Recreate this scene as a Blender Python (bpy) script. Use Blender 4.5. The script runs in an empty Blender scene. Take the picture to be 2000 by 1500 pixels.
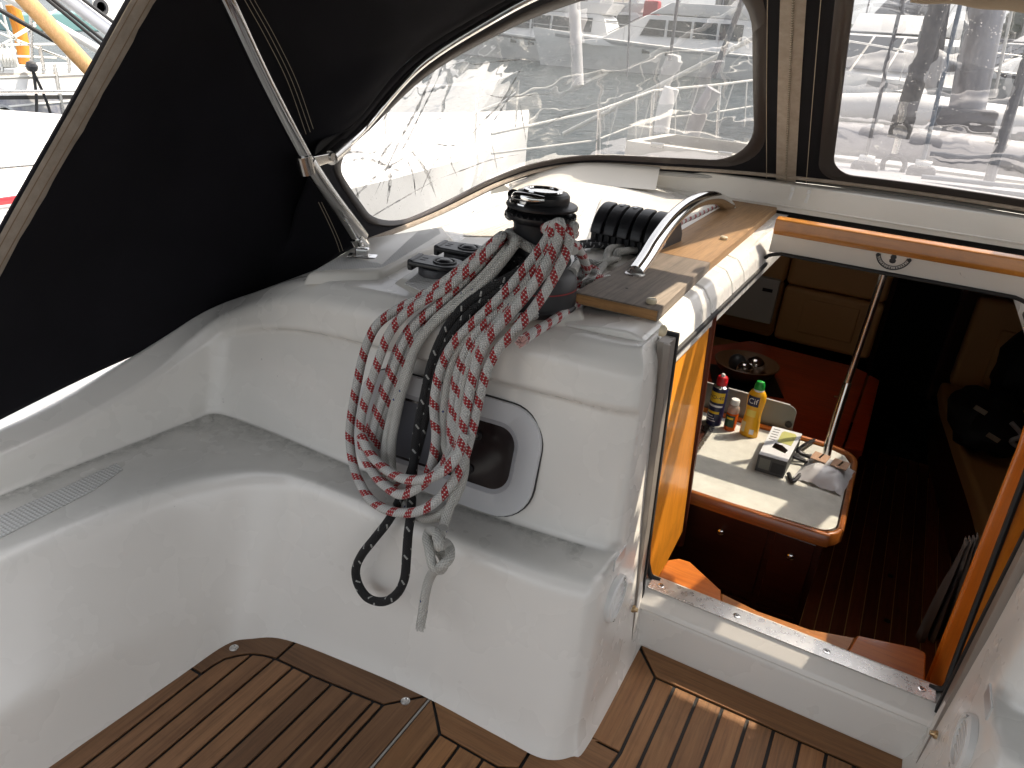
import bpy, bmesh, math, random
import numpy as np
from mathutils import Vector, Matrix
random.seed(7)
SC = bpy.context.scene
COL = SC.collection
R = math.radians

# ------------------------------------------------------------------ camera, sky, sun, exposure
FPX = 1420.0
def _n(v):
    v = np.array(v, float); return v / np.linalg.norm(v)
_f = _n((850, -580, FPX)); _d = _n((-263, 3100, FPX)); _d = _n(_d - _f * (_d @ _f)); _x = np.cross(_d, _f)
CM = np.array([_x, _f, -_d])                 # boat axes (x starboard, y forward, z up) from camera axes
CAM = np.array([0.0, 0.0, 1.2])
cd = bpy.data.cameras.new('camera'); co = bpy.data.objects.new('camera', cd); COL.objects.link(co)
cd.sensor_width = 36; cd.lens = 36 * FPX / 2000; cd.clip_start = .02; cd.clip_end = 3000
m3 = Matrix([[CM[i, 0], -CM[i, 1], -CM[i, 2]] for i in range(3)])
co.matrix_world = Matrix.Translation(CAM) @ m3.to_4x4()
SC.camera = co

SUN = Vector((.42, .47, 1)).normalized()
EXPOSURE = 1.4
w = bpy.data.worlds.new('World'); SC.world = w; w.use_nodes = True
nt = w.node_tree; bg = nt.nodes['Background']
sky = nt.nodes.new('ShaderNodeTexSky'); sky.sky_type = 'NISHITA'; sky.sun_disc = False
sky.sun_elevation = math.asin(SUN.z); sky.sun_rotation = math.atan2(SUN.x, SUN.y)
sky.air_density = 1.0; sky.dust_density = 3.0; sky.ozone_density = 1.0
hs = nt.nodes.new('ShaderNodeHueSaturation'); hs.inputs['Saturation'].default_value = .2
nt.links.new(sky.outputs[0], hs.inputs['Color']); nt.links.new(hs.outputs[0], bg.inputs[0]); bg.inputs[1].default_value = .15
sl = bpy.data.lights.new('sun', 'SUN'); sl.energy = 4.2; sl.angle = R(.53); sl.color = (1, .88, .70)
so = bpy.data.objects.new('sun', sl); COL.objects.link(so)
so.rotation_euler = SUN.to_track_quat('Z', 'Y').to_euler(); so.location = (0, 0, 20)
SC.view_settings.view_transform = 'Standard'; SC.view_settings.look = 'None'
SC.view_settings.exposure = EXPOSURE; SC.view_settings.gamma = 1; SC.view_settings.use_curve_mapping = False
SC.render.engine = 'CYCLES'
SC.cycles.max_bounces = 10; SC.cycles.diffuse_bounces = 5; SC.cycles.transparent_max_bounces = 16
SC.cycles.use_denoising = True

# ------------------------------------------------------------------ helpers
def ray(px, py): return CM @ _n((px - 1000, py - 750, FPX))
def P(px, py, x=None, y=None, z=None):
    """the point of a plane x=, y= or z= that the photograph shows at a pixel"""
    r = ray(px, py); i, v = [(i, v) for i, v in enumerate((x, y, z)) if v is not None][0]
    return Vector(CAM + r * (v - CAM[i]) / r[i])
def zr(x, y):
    k = min(1, max(0, (abs(x) - .55) / .45)); k = k * k * (3 - 2 * k)
    return .74 + (.012 + .038 * k) * (y - 1.16) - .058 * (abs(x) - .35) ** 2
def roofp(px, py, dz=0):
    r = ray(px, py); t = .5
    for i in range(160):
        p = CAM + r * t; t += (p[2] - zr(p[0], p[1]) - dz) / (-r[2]) * .7
    return Vector(CAM + r * t)

WL = {}
def _link(o, parent, c):
    COL.objects.link(o); o.location = c; WL[o.name] = Vector(c)
    if parent is not None:
        o.parent = parent; o.matrix_parent_inverse = Matrix.Translation(-WL[parent.name])
    return o
def thing(name, loc, label, cat, group=None):
    o = bpy.data.objects.new(name, None); o.empty_display_size = .05
    _link(o, None, Vector(loc)); o['label'] = label; o['category'] = cat
    if group: o['group'] = group
    return o
def tag(o, label, cat, group=None):
    o['label'] = label; o['category'] = cat
    if group: o['group'] = group
    return o

class G:
    def __init__(s):
        s.wn = False; s.bm = bmesh.new(); s.uv = s.bm.loops.layers.uv.new('UVMap')
    def merge(s, b):
        m = bpy.data.meshes.new('tmp'); b.to_mesh(m); b.free(); s.bm.from_mesh(m); bpy.data.meshes.remove(m); return s
    def poly(s, V, F, uvs=None):
        vs = [s.bm.verts.new(v) for v in V]
        for k, f in enumerate(F):
            try: fc = s.bm.faces.new([vs[i] for i in f])
            except ValueError: continue
            if uvs:
                for l, i in zip(fc.loops, f): l[s.uv].uv = uvs[i] if not isinstance(uvs, list) or len(uvs) == len(V) else uvs[k]
        return s
    def prism(s, pts, d, bevel=0, seg=2):
        """closed polygon of 3D points pushed along vector d"""
        b = bmesh.new(); d = Vector(d)
        a = [b.verts.new(p) for p in pts]; c = [b.verts.new(Vector(p) + d) for p in pts]; n = len(a)
        b.faces.new(a[::-1]); b.faces.new(c)
        for i in range(n): b.faces.new((a[i], a[(i + 1) % n], c[(i + 1) % n], c[i]))
        bmesh.ops.recalc_face_normals(b, faces=b.faces)
        if bevel: s.wn = True; bmesh.ops.bevel(b, geom=list(b.edges), offset=bevel, segments=seg, profile=.5, affect='EDGES', clamp_overlap=True)
        return s.merge(b)
    def box(s, lo, hi, bevel=0, seg=2, M=None):
        x0, y0, z0 = lo; x1, y1, z1 = hi
        b = bmesh.new(); bmesh.ops.create_cube(b, size=1)
        for v in b.verts: v.co = Vector((x0 + (v.co.x + .5) * (x1 - x0), y0 + (v.co.y + .5) * (y1 - y0), z0 + (v.co.z + .5) * (z1 - z0)))
        if bevel: s.wn = True; bmesh.ops.bevel(b, geom=list(b.edges), offset=bevel, segments=seg, profile=.5, affect='EDGES', clamp_overlap=True)
        if M is not None: bmesh.ops.transform(b, matrix=M, verts=b.verts)
        return s.merge(b)
    def tube(s, path, r, n=10, caps=True, uv=False):
        path = [Vector(p) for p in path]
        rs = r if isinstance(r, (list, tuple)) else [r] * len(path)
        T = []
        for i in range(len(path)):
            t = path[min(i + 1, len(path) - 1)] - path[max(i - 1, 0)]
            T.append(t.normalized() if t.length > 1e-9 else (T[-1] if T else Vector((0, 0, 1))))
        ref = Vector((0, 0, 1)) if abs(T[0].z) < .9 else Vector((1, 0, 0))
        N = (ref - T[0] * ref.dot(T[0])).normalized(); rings = []; L = 0; us = []
        for i, p in enumerate(path):
            if i: N = (N - T[i] * N.dot(T[i])).normalized(); L += (p - path[i - 1]).length
            B = T[i].cross(N); us.append(L)
            rings.append([s.bm.verts.new(p + (N * math.cos(2 * math.pi * k / n) + B * math.sin(2 * math.pi * k / n)) * rs[i]) for k in range(n)])
        for i in range(len(path) - 1):
            for k in range(n):
                f = s.bm.faces.new((rings[i][k], rings[i][(k + 1) % n], rings[i + 1][(k + 1) % n], rings[i + 1][k]))
                for l, q in zip(f.loops, ((us[i], k / n), (us[i], (k + 1) / n), (us[i + 1], (k + 1) / n), (us[i + 1], k / n))): l[s.uv].uv = q
        if caps:
            for fc in (s.bm.faces.new(rings[0][::-1]), s.bm.faces.new(rings[-1])):
                for l in fc.loops: l[s.uv].uv = (0, .6)
        return s
    def lathe(s, prof, c=(0, 0, 0), n=32, M=None, cap=True):
        """profile (radius, height) turned round z"""
        rings = []; M = M or Matrix.Identity(4); c = Vector(c)
        for r, z in prof:
            rings.append([s.bm.verts.new(M @ Vector((r * math.cos(2 * math.pi * k / n), r * math.sin(2 * math.pi * k / n), z)) + c) for k in range(n)])
        for i in range(len(prof) - 1):
            for k in range(n):
                f = s.bm.faces.new((rings[i][k], rings[i][(k + 1) % n], rings[i + 1][(k + 1) % n], rings[i + 1][k]))
                for l, q in zip(f.loops, ((k / n, i), ((k + 1) / n, i), ((k + 1) / n, i + 1), (k / n, i + 1))): l[s.uv].uv = q
        if cap: s.bm.faces.new(rings[0][::-1]); s.bm.faces.new(rings[-1])
        return s
    def grid(s, rows, close=False):
        V = [p for r in rows for p in r]; n = len(rows[0]); F = []
        for i in range(len(rows) - 1):
            for j in range(n - 1 if not close else n):
                F.append((i * n + j, i * n + (j + 1) % n, (i + 1) * n + (j + 1) % n, (i + 1) * n + j))
        uvs = [(i / (len(rows) - 1), j / max(1, n - 1)) for i in range(len(rows)) for j in range(n)]
        return s.poly(V, F, uvs)
    def out(s, name, mat, parent=None, smooth=True, angle=38, kind=None, recalc=True):
        if recalc: bmesh.ops.recalc_face_normals(s.bm, faces=s.bm.faces)
        co_ = [v.co for v in s.bm.verts]
        lo = Vector([min(v[i] for v in co_) for i in range(3)]); hi = Vector([max(v[i] for v in co_) for i in range(3)]); c = (lo + hi) / 2
        for v in s.bm.verts: v.co -= c
        m = bpy.data.meshes.new(name); s.bm.to_mesh(m); s.bm.free()
        if isinstance(mat, (list, tuple)):
            for q in mat: m.materials.append(q)
        else: m.materials.append(mat)
        if smooth:
            m.polygons.foreach_set('use_smooth', [True] * len(m.polygons)); m.set_sharp_from_angle(angle=R(angle))
        o = bpy.data.objects.new(name, m); _link(o, parent, c)
        if s.wn and smooth: wm = o.modifiers.new('weighted_normal', 'WEIGHTED_NORMAL'); wm.keep_sharp = True
        if kind: o['kind'] = kind
        return o
def dup(o, parent, loc, rot=None):
    c = o.copy(); COL.objects.link(c); c.location = loc; WL[c.name] = Vector(loc)
    if rot is not None: c.rotation_euler = rot
    if parent is not None:
        c.parent = parent; c.matrix_parent_inverse = Matrix.Translation(-WL[parent.name])
    return c

def cr(pts, n=8):
    """Catmull-Rom through points"""
    p = [Vector(q) for q in pts]; p = [2 * p[0] - p[1]] + p + [2 * p[-1] - p[-2]]; o = []
    for i in range(1, len(p) - 2):
        for k in range(n):
            t = k / n
            o.append(.5 * (2 * p[i] + (p[i + 1] - p[i - 1]) * t + (2 * p[i - 1] - 5 * p[i] + 4 * p[i + 1] - p[i + 2]) * t * t + (3 * p[i] - p[i - 1] - 3 * p[i + 1] + p[i + 2]) * t ** 3))
    o.append(p[-2]); return o
def crt(pts, t):
    """point at parameter t (0..1, uniform per span) of a Catmull-Rom"""
    p = [Vector(q) for q in pts]; n = len(p) - 1; f = min(max(t, 0), 1) * n; i = min(int(f), n - 1); t = f - i
    a = p[i - 1] if i else 2 * p[0] - p[1]; d = p[i + 2] if i + 2 <= n else 2 * p[n] - p[n - 1]; b = p[i]; c = p[i + 1]
    return .5 * (2 * b + (c - a) * t + (2 * a - 5 * b + 4 * c - d) * t * t + (3 * b - a - 3 * c + d) * t ** 3)
def resample(pts, step):
    o = [pts[0]]; acc = 0
    for a, b in zip(pts, pts[1:]):
        L = (b - a).length; d = step - acc
        while d <= L: o.append(a + (b - a) * (d / L)); d += step
        acc = L - (d - step)
    o.append(pts[-1]); return o
def rrect(cx, cy, w, h, r, n=6):
    o = []
    for (sx, sy, a0) in ((1, 1, 0), (-1, 1, 90), (-1, -1, 180), (1, -1, 270)):
        for k in range(n + 1):
            a = R(a0 + 90 * k / n); o.append((cx + sx * (w / 2 - r) + r * math.cos(a), cy + sy * (h / 2 - r) + r * math.sin(a)))
    return o
def clipx(poly, x, keep):
    o = []
    for a, b in zip(poly, poly[1:] + poly[:1]):
        ia = (a[0] - x) * keep >= 0; ib = (b[0] - x) * keep >= 0
        if ia: o.append(a)
        if ia != ib:
            t = (x - a[0]) / (b[0] - a[0]); o.append((x, a[1] + t * (b[1] - a[1])))
    return o
def fbm(x, y, s=0):
    return sum(math.sin(x * f * 1.7 + s + y * f * .9 * (1 if k % 2 else -1) + 1.3 * k) * math.sin(y * f * 1.3 + 2.1 * s + k) / (k + 1) for k, f in enumerate((1, 2.1, 3.7, 6.3)))

# ------------------------------------------------------------------ materials
def lin(h): return tuple(((c / 255) / 12.92 if c / 255 <= .04045 else ((c / 255 + .055) / 1.055) ** 2.4) for c in h)
class Mt:
    def __init__(s, name, col=(.5, .5, .5), rough=.5, metal=0, **kw):
        s.m = bpy.data.materials.new(name); s.m.use_nodes = True; s.t = s.m.node_tree; s.N = s.t.nodes; s.b = s.N['Principled BSDF']
        s.b.inputs['Base Color'].default_value = (*col, 1); s.b.inputs['Roughness'].default_value = rough; s.b.inputs['Metallic'].default_value = metal
        for k, v in kw.items(): s.b.inputs[k.replace('_', ' ')].default_value = v
    def n(s, ty, **kw):
        o = s.N.new('ShaderNode' + ty)
        for k, v in kw.items():
            if hasattr(o, k): setattr(o, k, v)
            else: o.inputs[k].default_value = v
        return o
    def l(s, a, b): s.t.links.new(a, b)
    def coord(s, scale=(1, 1, 1), out='Object', rnd=False, rot=None):
        tc = s.n('TexCoord'); mp = s.n('Mapping'); mp.inputs['Scale'].default_value = scale
        if rot: mp.inputs['Rotation'].default_value = rot
        v = tc.outputs[out]
        if rnd:
            oi = s.n('ObjectInfo'); ad = s.n('VectorMath', operation='ADD'); s.l(v, ad.inputs[0]); sc = s.n('VectorMath', operation='SCALE'); sc.inputs[0].default_value = (7, 11, 5); s.l(oi.outputs['Random'], sc.inputs['Scale']); s.l(sc.outputs[0], ad.inputs[1]); v = ad.outputs[0]
        s.l(v, mp.inputs[0]); return mp.outputs[0]
    def noise(s, v, scale, detail=4, rough=.55, dist=0):
        o = s.n('TexNoise'); o.inputs['Scale'].default_value = scale; o.inputs['Detail'].default_value = detail; o.inputs['Roughness'].default_value = rough; o.inputs['Distortion'].default_value = dist
        s.l(v, o.inputs['Vector']); return o.outputs['Fac']
    def ramp(s, v, stops):
        o = s.n('ValToRGB'); e = o.color_ramp.elements
        while len(e) < len(stops): e.new(.5)
        for q, (p, c) in zip(e, stops): q.position = p; q.color = (*c, 1) if len(c) == 3 else c
        s.l(v, o.inputs[0]); return o.outputs[0]
    def mix(s, f, a, b, bt='MIX'):
        o = s.n('MixRGB', blend_type=bt)
        for i, q in ((0, f), (1, a), (2, b)):
            if hasattr(q, 'default_value') or hasattr(q, 'is_linked'): s.l(q, o.inputs[i])
            else: o.inputs[i].default_value = q if not isinstance(q, tuple) else (*q, 1)
        return o.outputs[0]
    def math(s, op, a, b=None):
        o = s.n('Math', operation=op)
        for i, q in ((0, a), (1, b)):
            if q is None: continue
            if isinstance(q, (int, float)): o.inputs[i].default_value = q
            else: s.l(q, o.inputs[i])
        return o.outputs[0]
    def col(s, v): s.l(v, s.b.inputs['Base Color']); return s
    def rough(s, v): s.l(v, s.b.inputs['Roughness']); return s
    def bump(s, h, dist=.001, strength=1):
        o = s.n('Bump'); o.inputs['Distance'].default_value = dist; o.inputs['Strength'].default_value = strength
        s.l(h, o.inputs['Height']); s.l(o.outputs[0], s.b.inputs['Normal']); return o
W3 = (1, 1, 1); K3 = (0, 0, 0)

def gelcoat(name, a, b, rough=.3, scuff_shade=True):
    M = Mt(name, a, rough, Coat_Weight=.15, Coat_Roughness=.12)
    v = M.coord(out='Object')
    n1 = M.noise(v, 3, 2, .45); n2 = M.noise(v, 38, 5, .7)
    c = M.mix(M.ramp(n1, [(.35, K3), (.7, W3)]), a, b)
    if scuff_shade:
        # scuffs: thin short dark strokes and specks
        vo = M.n('TexVoronoi'); vo.inputs['Scale'].default_value = 22; vo.inputs['Randomness'].default_value = 1
        mp = M.coord((1, 1, 1)); wn = M.n('TexNoise'); wn.inputs['Scale'].default_value = 9; M.l(mp, wn.inputs['Vector'])
        ad = M.mix(.25, mp, wn.outputs['Color']); M.l(ad, vo.inputs['Vector'])
        sp = M.ramp(vo.outputs['Distance'], [(.0, W3), (.035, W3), (.06, K3)])
        sel = M.ramp(n2, [(.55, K3), (.62, W3)])
        c = M.mix(M.math('MULTIPLY', M.math('MULTIPLY', sp, sel), .55), c, (.12, .11, .10))
    if scuff_shade:
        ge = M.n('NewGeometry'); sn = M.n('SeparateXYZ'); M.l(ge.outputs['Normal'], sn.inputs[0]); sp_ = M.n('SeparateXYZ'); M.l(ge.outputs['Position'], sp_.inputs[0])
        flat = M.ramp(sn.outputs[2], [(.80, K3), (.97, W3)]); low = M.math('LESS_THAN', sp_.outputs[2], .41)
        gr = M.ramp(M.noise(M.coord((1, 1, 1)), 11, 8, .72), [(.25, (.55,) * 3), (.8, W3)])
        c = M.mix(M.math('MULTIPLY', M.math('MULTIPLY', M.math('MULTIPLY', flat, low), gr), .42), c, (.33, .335, .31))  # low upward faces greyed: grime, with the ledge's shade put into the colour
    M.col(c); M.rough(M.ramp(M.noise(v, 9, 3, .5), [(.3, (rough * .9,) * 3), (.75, (rough * 1.35,) * 3)]))
    return M.m
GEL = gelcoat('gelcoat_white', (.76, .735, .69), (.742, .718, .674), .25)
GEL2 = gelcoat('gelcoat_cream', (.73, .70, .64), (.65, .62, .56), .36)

def nonskid(name, col, scale=260):
    M = Mt(name, col, .6); v = M.coord((1, 1, 1))
    sx = M.n('SeparateXYZ'); M.l(v, sx.inputs[0])
    a = M.math('SINE', M.math('MULTIPLY', M.math('ADD', sx.outputs[0], sx.outputs[1]), scale)); b = M.math('SINE', M.math('MULTIPLY', M.math('SUBTRACT', sx.outputs[0], sx.outputs[1]), scale))
    h = M.math('MULTIPLY', a, b)
    M.col(M.mix(M.ramp(h, [(.25, K3), (.6, W3)]), tuple(c * .80 for c in col), col)); M.bump(h, .0012, .8); return M.m
NSK = nonskid('nonskid_grey', (.66, .655, .635), 420); NSK2 = nonskid('nonskid_cream', (.70, .67, .60), 200)

def wood(name, c1, c2, axis, rough=.55, coat=0, fine=1.0, dark=None):
    M = Mt(name, c1, rough, Coat_Weight=coat, Coat_Roughness=.08)
    sc = [38 * fine] * 3; sc[axis] = 2.2
    v = M.coord(tuple(sc), rnd=True)
    g1 = M.noise(v, 1.0, 7, .62, .6); sc2 = [210 * fine] * 3; sc2[axis] = 7
    g2 = M.noise(M.coord(tuple(sc2), rnd=True), 1, 4, .7)
    c = M.mix(M.ramp(g1, [(.3, K3), (.72, W3)]), c1, c2)
    c = M.mix(M.math('MULTIPLY', M.ramp(g2, [(.45, K3), (.7, W3)]), .55), c, dark or tuple(q * .35 for q in c1))
    oi = M.n('ObjectInfo'); hv = M.n('HueSaturation'); M.l(c, hv.inputs['Color'])
    M.l(M.math('ADD', M.math('MULTIPLY', oi.outputs['Random'], .5), .76), hv.inputs['Value'])
    st = M.noise(M.coord((1, 1, 1), rnd=True), 9, 5, .65)
    c = M.mix(M.ramp(st, [(.5, K3), (.75, (.5, .5, .5))]), hv.outputs[0], tuple(q * .55 for q in c1))
    M.col(c); M.bump(g2, .0006, .5 if not coat else .08); return M.m
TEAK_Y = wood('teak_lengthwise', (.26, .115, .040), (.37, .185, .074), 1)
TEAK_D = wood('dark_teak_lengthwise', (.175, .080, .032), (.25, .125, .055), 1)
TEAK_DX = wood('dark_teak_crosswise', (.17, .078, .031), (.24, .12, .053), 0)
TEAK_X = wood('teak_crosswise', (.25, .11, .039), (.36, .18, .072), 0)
VARN = wood('varnished_wood', (.62, .22, .014), (.70, .28, .025), 2, .42, .15, .5, (.42, .13, .008))
VARN_BOUNCE = wood('bounce_lit_varnished_wood', (.74, .20, .014), (.80, .26, .025), 2, .3, .4, .5, (.55, .12, .01))  # right jamb's varnish, light bounced off the left one put into its colour
VARN_X = wood('varnished_wood_crosswise', (.42, .15, .022), (.50, .21, .04), 0, .32, .5, .5, (.28, .09, .012))
RED_X = wood('red_varnished_wood', (.50, .13, .012), (.60, .19, .025), 0, .3, .5, .5, (.26, .05, .01))
MAHO = wood('mahogany_panel', (.105, .026, .012), (.14, .038, .017), 2, .35, .3, .5)
TABLE = wood('table_mahogany', (.34, .032, .007), (.40, .044, .009), 0, .3, .4, .5)
OAK = wood('golden_teak_board', (.36, .20, .085), (.46, .27, .12), 1, .6)
GREYTEAK = wood('greyer_teak', (.135, .108, .085), (.215, .175, .14), 1, .75)  # greyer, darker teak for the near end of the plank

CAULK = Mt('black_caulk', (.012, .012, .013), .6).m
BLACK = Mt('black_plastic', (.013, .013, .015), .38).m
BLACKM = Mt('matt_black_drum', (.014, .014, .016), .5).m
RUBBER = Mt('black_rubber', (.015, .014, .014), .65).m
CHROME = Mt('polished_stainless', (.72, .71, .69), .09, 1).m
M = Mt('brushed_stainless', (.62, .61, .59), .25, 1); M.rough(M.ramp(M.noise(M.coord((30, 30, 30)), 2, 6), [(.3, (.24,) * 3), (.7, (.33,) * 3)])); STEEL = M.m
TUBE = Mt('satin_stainless_tube', (.62, .60, .57), .2, 1).m
M = Mt('dulled_aluminium_track', (.36, .33, .30), .5, .7); M.bump(M.noise(M.coord((60, 60, 4)), 3), .0006, .5); TRACK = M.m
WHITEP = Mt('white_plastic', (.72, .72, .70), .4).m
CREAMP = Mt('cream_nylon', (.66, .57, .40), .45).m
GREYP = Mt('dark_grey_plastic', (.05, .05, .055), .45).m

M = Mt('navy_canvas', (.0055, .0049, .0078), .85, Specular_IOR_Level=.25)
v = M.coord(); nz = M.noise(v, 7, 6, .6); M.col(M.mix(M.ramp(nz, [(.4, K3), (.7, W3)]), (.0050, .0046, .0068), (.0075, .0068, .0098)))
wv = M.noise(M.coord((900, 900, 900)), 1, 2); M.bump(wv, .0006, .5)
CANVAS = M.m
M = Mt('canvas_with_worn_marks', (.0055, .0049, .0078), .85, Specular_IOR_Level=.2)
v = M.coord(); nz = M.noise(v, 7, 6, .6); c = M.mix(M.ramp(nz, [(.4, K3), (.7, W3)]), (.0050, .0046, .0068), (.0075, .0068, .0098))
s1 = M.ramp(M.noise(M.coord((6, 6, 30), rot=(.35, .2, .1)), 3.2, 8, .8), [(.70, K3), (.76, W3)])
s2 = M.ramp(M.noise(v, 2.6, 2), [(.60, K3), (.66, W3)])
M.col(M.mix(M.math('MULTIPLY', M.math('MULTIPLY', s1, s2), .45), c, (.22, .21, .22))); M.bump(M.noise(M.coord((900, 900, 900)), 1, 2), .0006, .5)
CANVAS2 = M.m
M = Mt('beige_webbing', (.34, .28, .22), .85); v = M.coord((1, 1, 1)); wvn = M.n('TexWave'); wvn.inputs['Scale'].default_value = 130; wvn.bands_direction = 'Z'; M.l(v, wvn.inputs[0])
M.col(M.mix(M.ramp(M.noise(v, 30, 6, .7), [(.35, K3), (.7, W3)]), (.30, .25, .20), (.40, .34, .28))); M.bump(wvn.outputs['Fac'], .0006, .5); WEB = M.m
BINDING = Mt('brown_black_binding', (.028, .020, .017), .4).m
THREAD = Mt('pale_thread', (.42, .36, .27), .8).m
ROLLC = Mt('rolled_tan_cloth', (.33, .27, .20), .9).m

def vinyl():
    M = Mt('clear_vinyl'); N = M.N; N.remove(M.b); out = N['Material Output']
    v = M.coord((1, 1, 1))
    w1 = M.noise(v, 4.2, 2, .5, .5); w2 = M.noise(v, 13, 2, .5)
    # creases fanning out of the lower corner: stretched noise ridges
    vs = M.coord((5.2, 2.6, 2.2), rot=(.2, .5, .5)); cn = M.noise(vs, 2.2, 7, .7, 1.6)
    rid = M.math('ABSOLUTE', M.math('SUBTRACT', cn, .5)); ridge = M.ramp(rid, [(0, W3), (.014, (.6,) * 3), (.04, K3)])
    area = M.ramp(M.noise(v, 2.4, 2), [(.36, K3), (.50, W3)])
    crease = M.math('MULTIPLY', ridge, area)
    hh = M.math('ADD', M.math('ADD', M.math('MULTIPLY', w1, 1.0), M.math('MULTIPLY', w2, .05)), M.math('MULTIPLY', crease, .0))
    bp = M.n('Bump'); bp.inputs['Distance'].default_value = .03; bp.inputs['Strength'].default_value = .9; M.l(hh, bp.inputs['Height'])
    tr = M.n('BsdfTransparent'); tr.inputs[0].default_value = (.74, .73, .735, 1)
    rf = M.n('BsdfRefraction'); rf.inputs[0].default_value = (.74, .73, .735, 1); rf.inputs['IOR'].default_value = 1.05; rf.inputs['Roughness'].default_value = .012; M.l(bp.outputs[0], rf.inputs['Normal'])
    gl = M.n('BsdfGlossy'); gl.inputs['Roughness'].default_value = .08; M.l(bp.outputs[0], gl.inputs['Normal'])
    tl = M.n('BsdfTranslucent'); tl.inputs[0].default_value = (.62, .61, .60, 1)
    df = M.n('BsdfDiffuse'); df.inputs[0].default_value = (.6, .6, .6, 1)
    a = M.n('MixShader'); a.inputs[0].default_value = .36; M.l(tr.outputs[0], a.inputs[1]); M.l(rf.outputs[0], a.inputs[2])
    dm = M.n('MixShader'); dm.inputs[0].default_value = .5; M.l(tl.outputs[0], dm.inputs[1]); M.l(df.outputs[0], dm.inputs[2])
    vo = M.n('TexVoronoi'); vo.inputs['Scale'].default_value = 120; M.l(v, vo.inputs['Vector'])
    dots = M.ramp(vo.outputs['Distance'], [(0, W3), (.16, W3), (.24, K3)]); dsel = M.ramp(M.noise(v, 26, 4, .7), [(.5, K3), (.62, W3)])
    dust = M.math('MULTIPLY', dots, dsel)
    film = M.ramp(M.noise(v, 4, 6, .7), [(.3, (.014,) * 3), (.8, (.045,) * 3)])
    fac = M.math('MINIMUM', M.math('ADD', M.math('ADD', M.math('MULTIPLY', dust, .5), film), M.math('MULTIPLY', crease, .03)), .6)
    b = M.n('MixShader'); M.l(fac, b.inputs[0]); M.l(a.outputs[0], b.inputs[1]); M.l(dm.outputs[0], b.inputs[2])
    c = M.n('MixShader'); c.inputs[0].default_value = .05; M.l(b.outputs[0], c.inputs[1]); M.l(gl.outputs[0], c.inputs[2])
    M.l(c.outputs[0], out.inputs[0]); return M.m
VINYL = vinyl()

def braid(name, base, fleck, count=10, pitch=.0062, band=.42, mode='band', bits=None):
    """double braid: u is metres along the rope, v round it"""
    M = Mt(name, base, .75); uv = M.n('UVMap'); sx = M.n('SeparateXYZ'); M.l(uv.outputs[0], sx.inputs[0])
    u = M.math('MULTIPLY', sx.outputs[0], 1 / pitch); vv = M.math('MULTIPLY', sx.outputs[1], count)
    a = M.math('ADD', u, vv); b = M.math('SUBTRACT', u, vv)
    fa, fb = M.math('FLOOR', a), M.math('FLOOR', b)
    ch = M.math('FLOORED_MODULO', M.math('ADD', fa, fb), 2)
    if mode == 'band':
        sel = M.math('LESS_THAN', M.math('FLOORED_MODULO', fa, count), count * band)
        dotm = M.math('GREATER_THAN', M.math('MULTIPLY', M.math('SINE', M.math('MULTIPLY', M.math('FRACT', a), math.pi)), M.math('SINE', M.math('MULTIPLY', M.math('FRACT', b), math.pi))), .60)
        mask = M.math('MULTIPLY', M.math('SUBTRACT', 1, M.math('MULTIPLY', M.math('SUBTRACT', 1, ch), dotm)), sel)
    elif mode == 'dash':
        s1 = M.math('LESS_THAN', M.math('FLOORED_MODULO', fa, count / 2), .9); s2 = M.math('LESS_THAN', M.math('FLOORED_MODULO', fb, count), 2.5)
        mask = M.math('MULTIPLY', s1, s2)
    else:
        s1 = M.math('LESS_THAN', M.math('FLOORED_MODULO', fa, 41), .9); s2 = M.math('LESS_THAN', M.math('FLOORED_MODULO', fb, 7), 1.0); mask = M.math('MULTIPLY', s1, s2)
    ga = M.math('SINE', M.math('MULTIPLY', M.math('FRACT', a), math.pi)); gb = M.math('SINE', M.math('MULTIPLY', M.math('FRACT', b), math.pi))
    h = M.math('MULTIPLY', ga, gb)
    dirt = M.noise(M.coord((1, 1, 1)), 30, 5, .7)
    bc = M.mix(M.ramp(dirt, [(.35, K3), (.75, W3)]), base, tuple(q * .78 for q in base))
    c = M.mix(mask, bc, fleck)
    c = M.mix(M.ramp(h, [(.0, (.55,) * 3), (.28, K3)]), c, tuple(q * .30 for q in base))
    M.col(c); M.bump(h, .0016, 1.0); return M.m
ROPE_R = braid('red_white_braid', (.64, .635, .61), (.36, .004, .008), count=8, pitch=.0056, band=.32)
ROPE_W = braid('white_braid', (.58, .57, .53), (.05, .07, .18), mode='rare')
ROPE_K = braid('black_braid', (.013, .013, .014), (.40, .40, .38), mode='dash', pitch=.005)
ROPE_G = braid('grey_spotted_braid', (.045, .045, .05), (.6, .6, .6), count=6, mode='dash', pitch=.0042)

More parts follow.
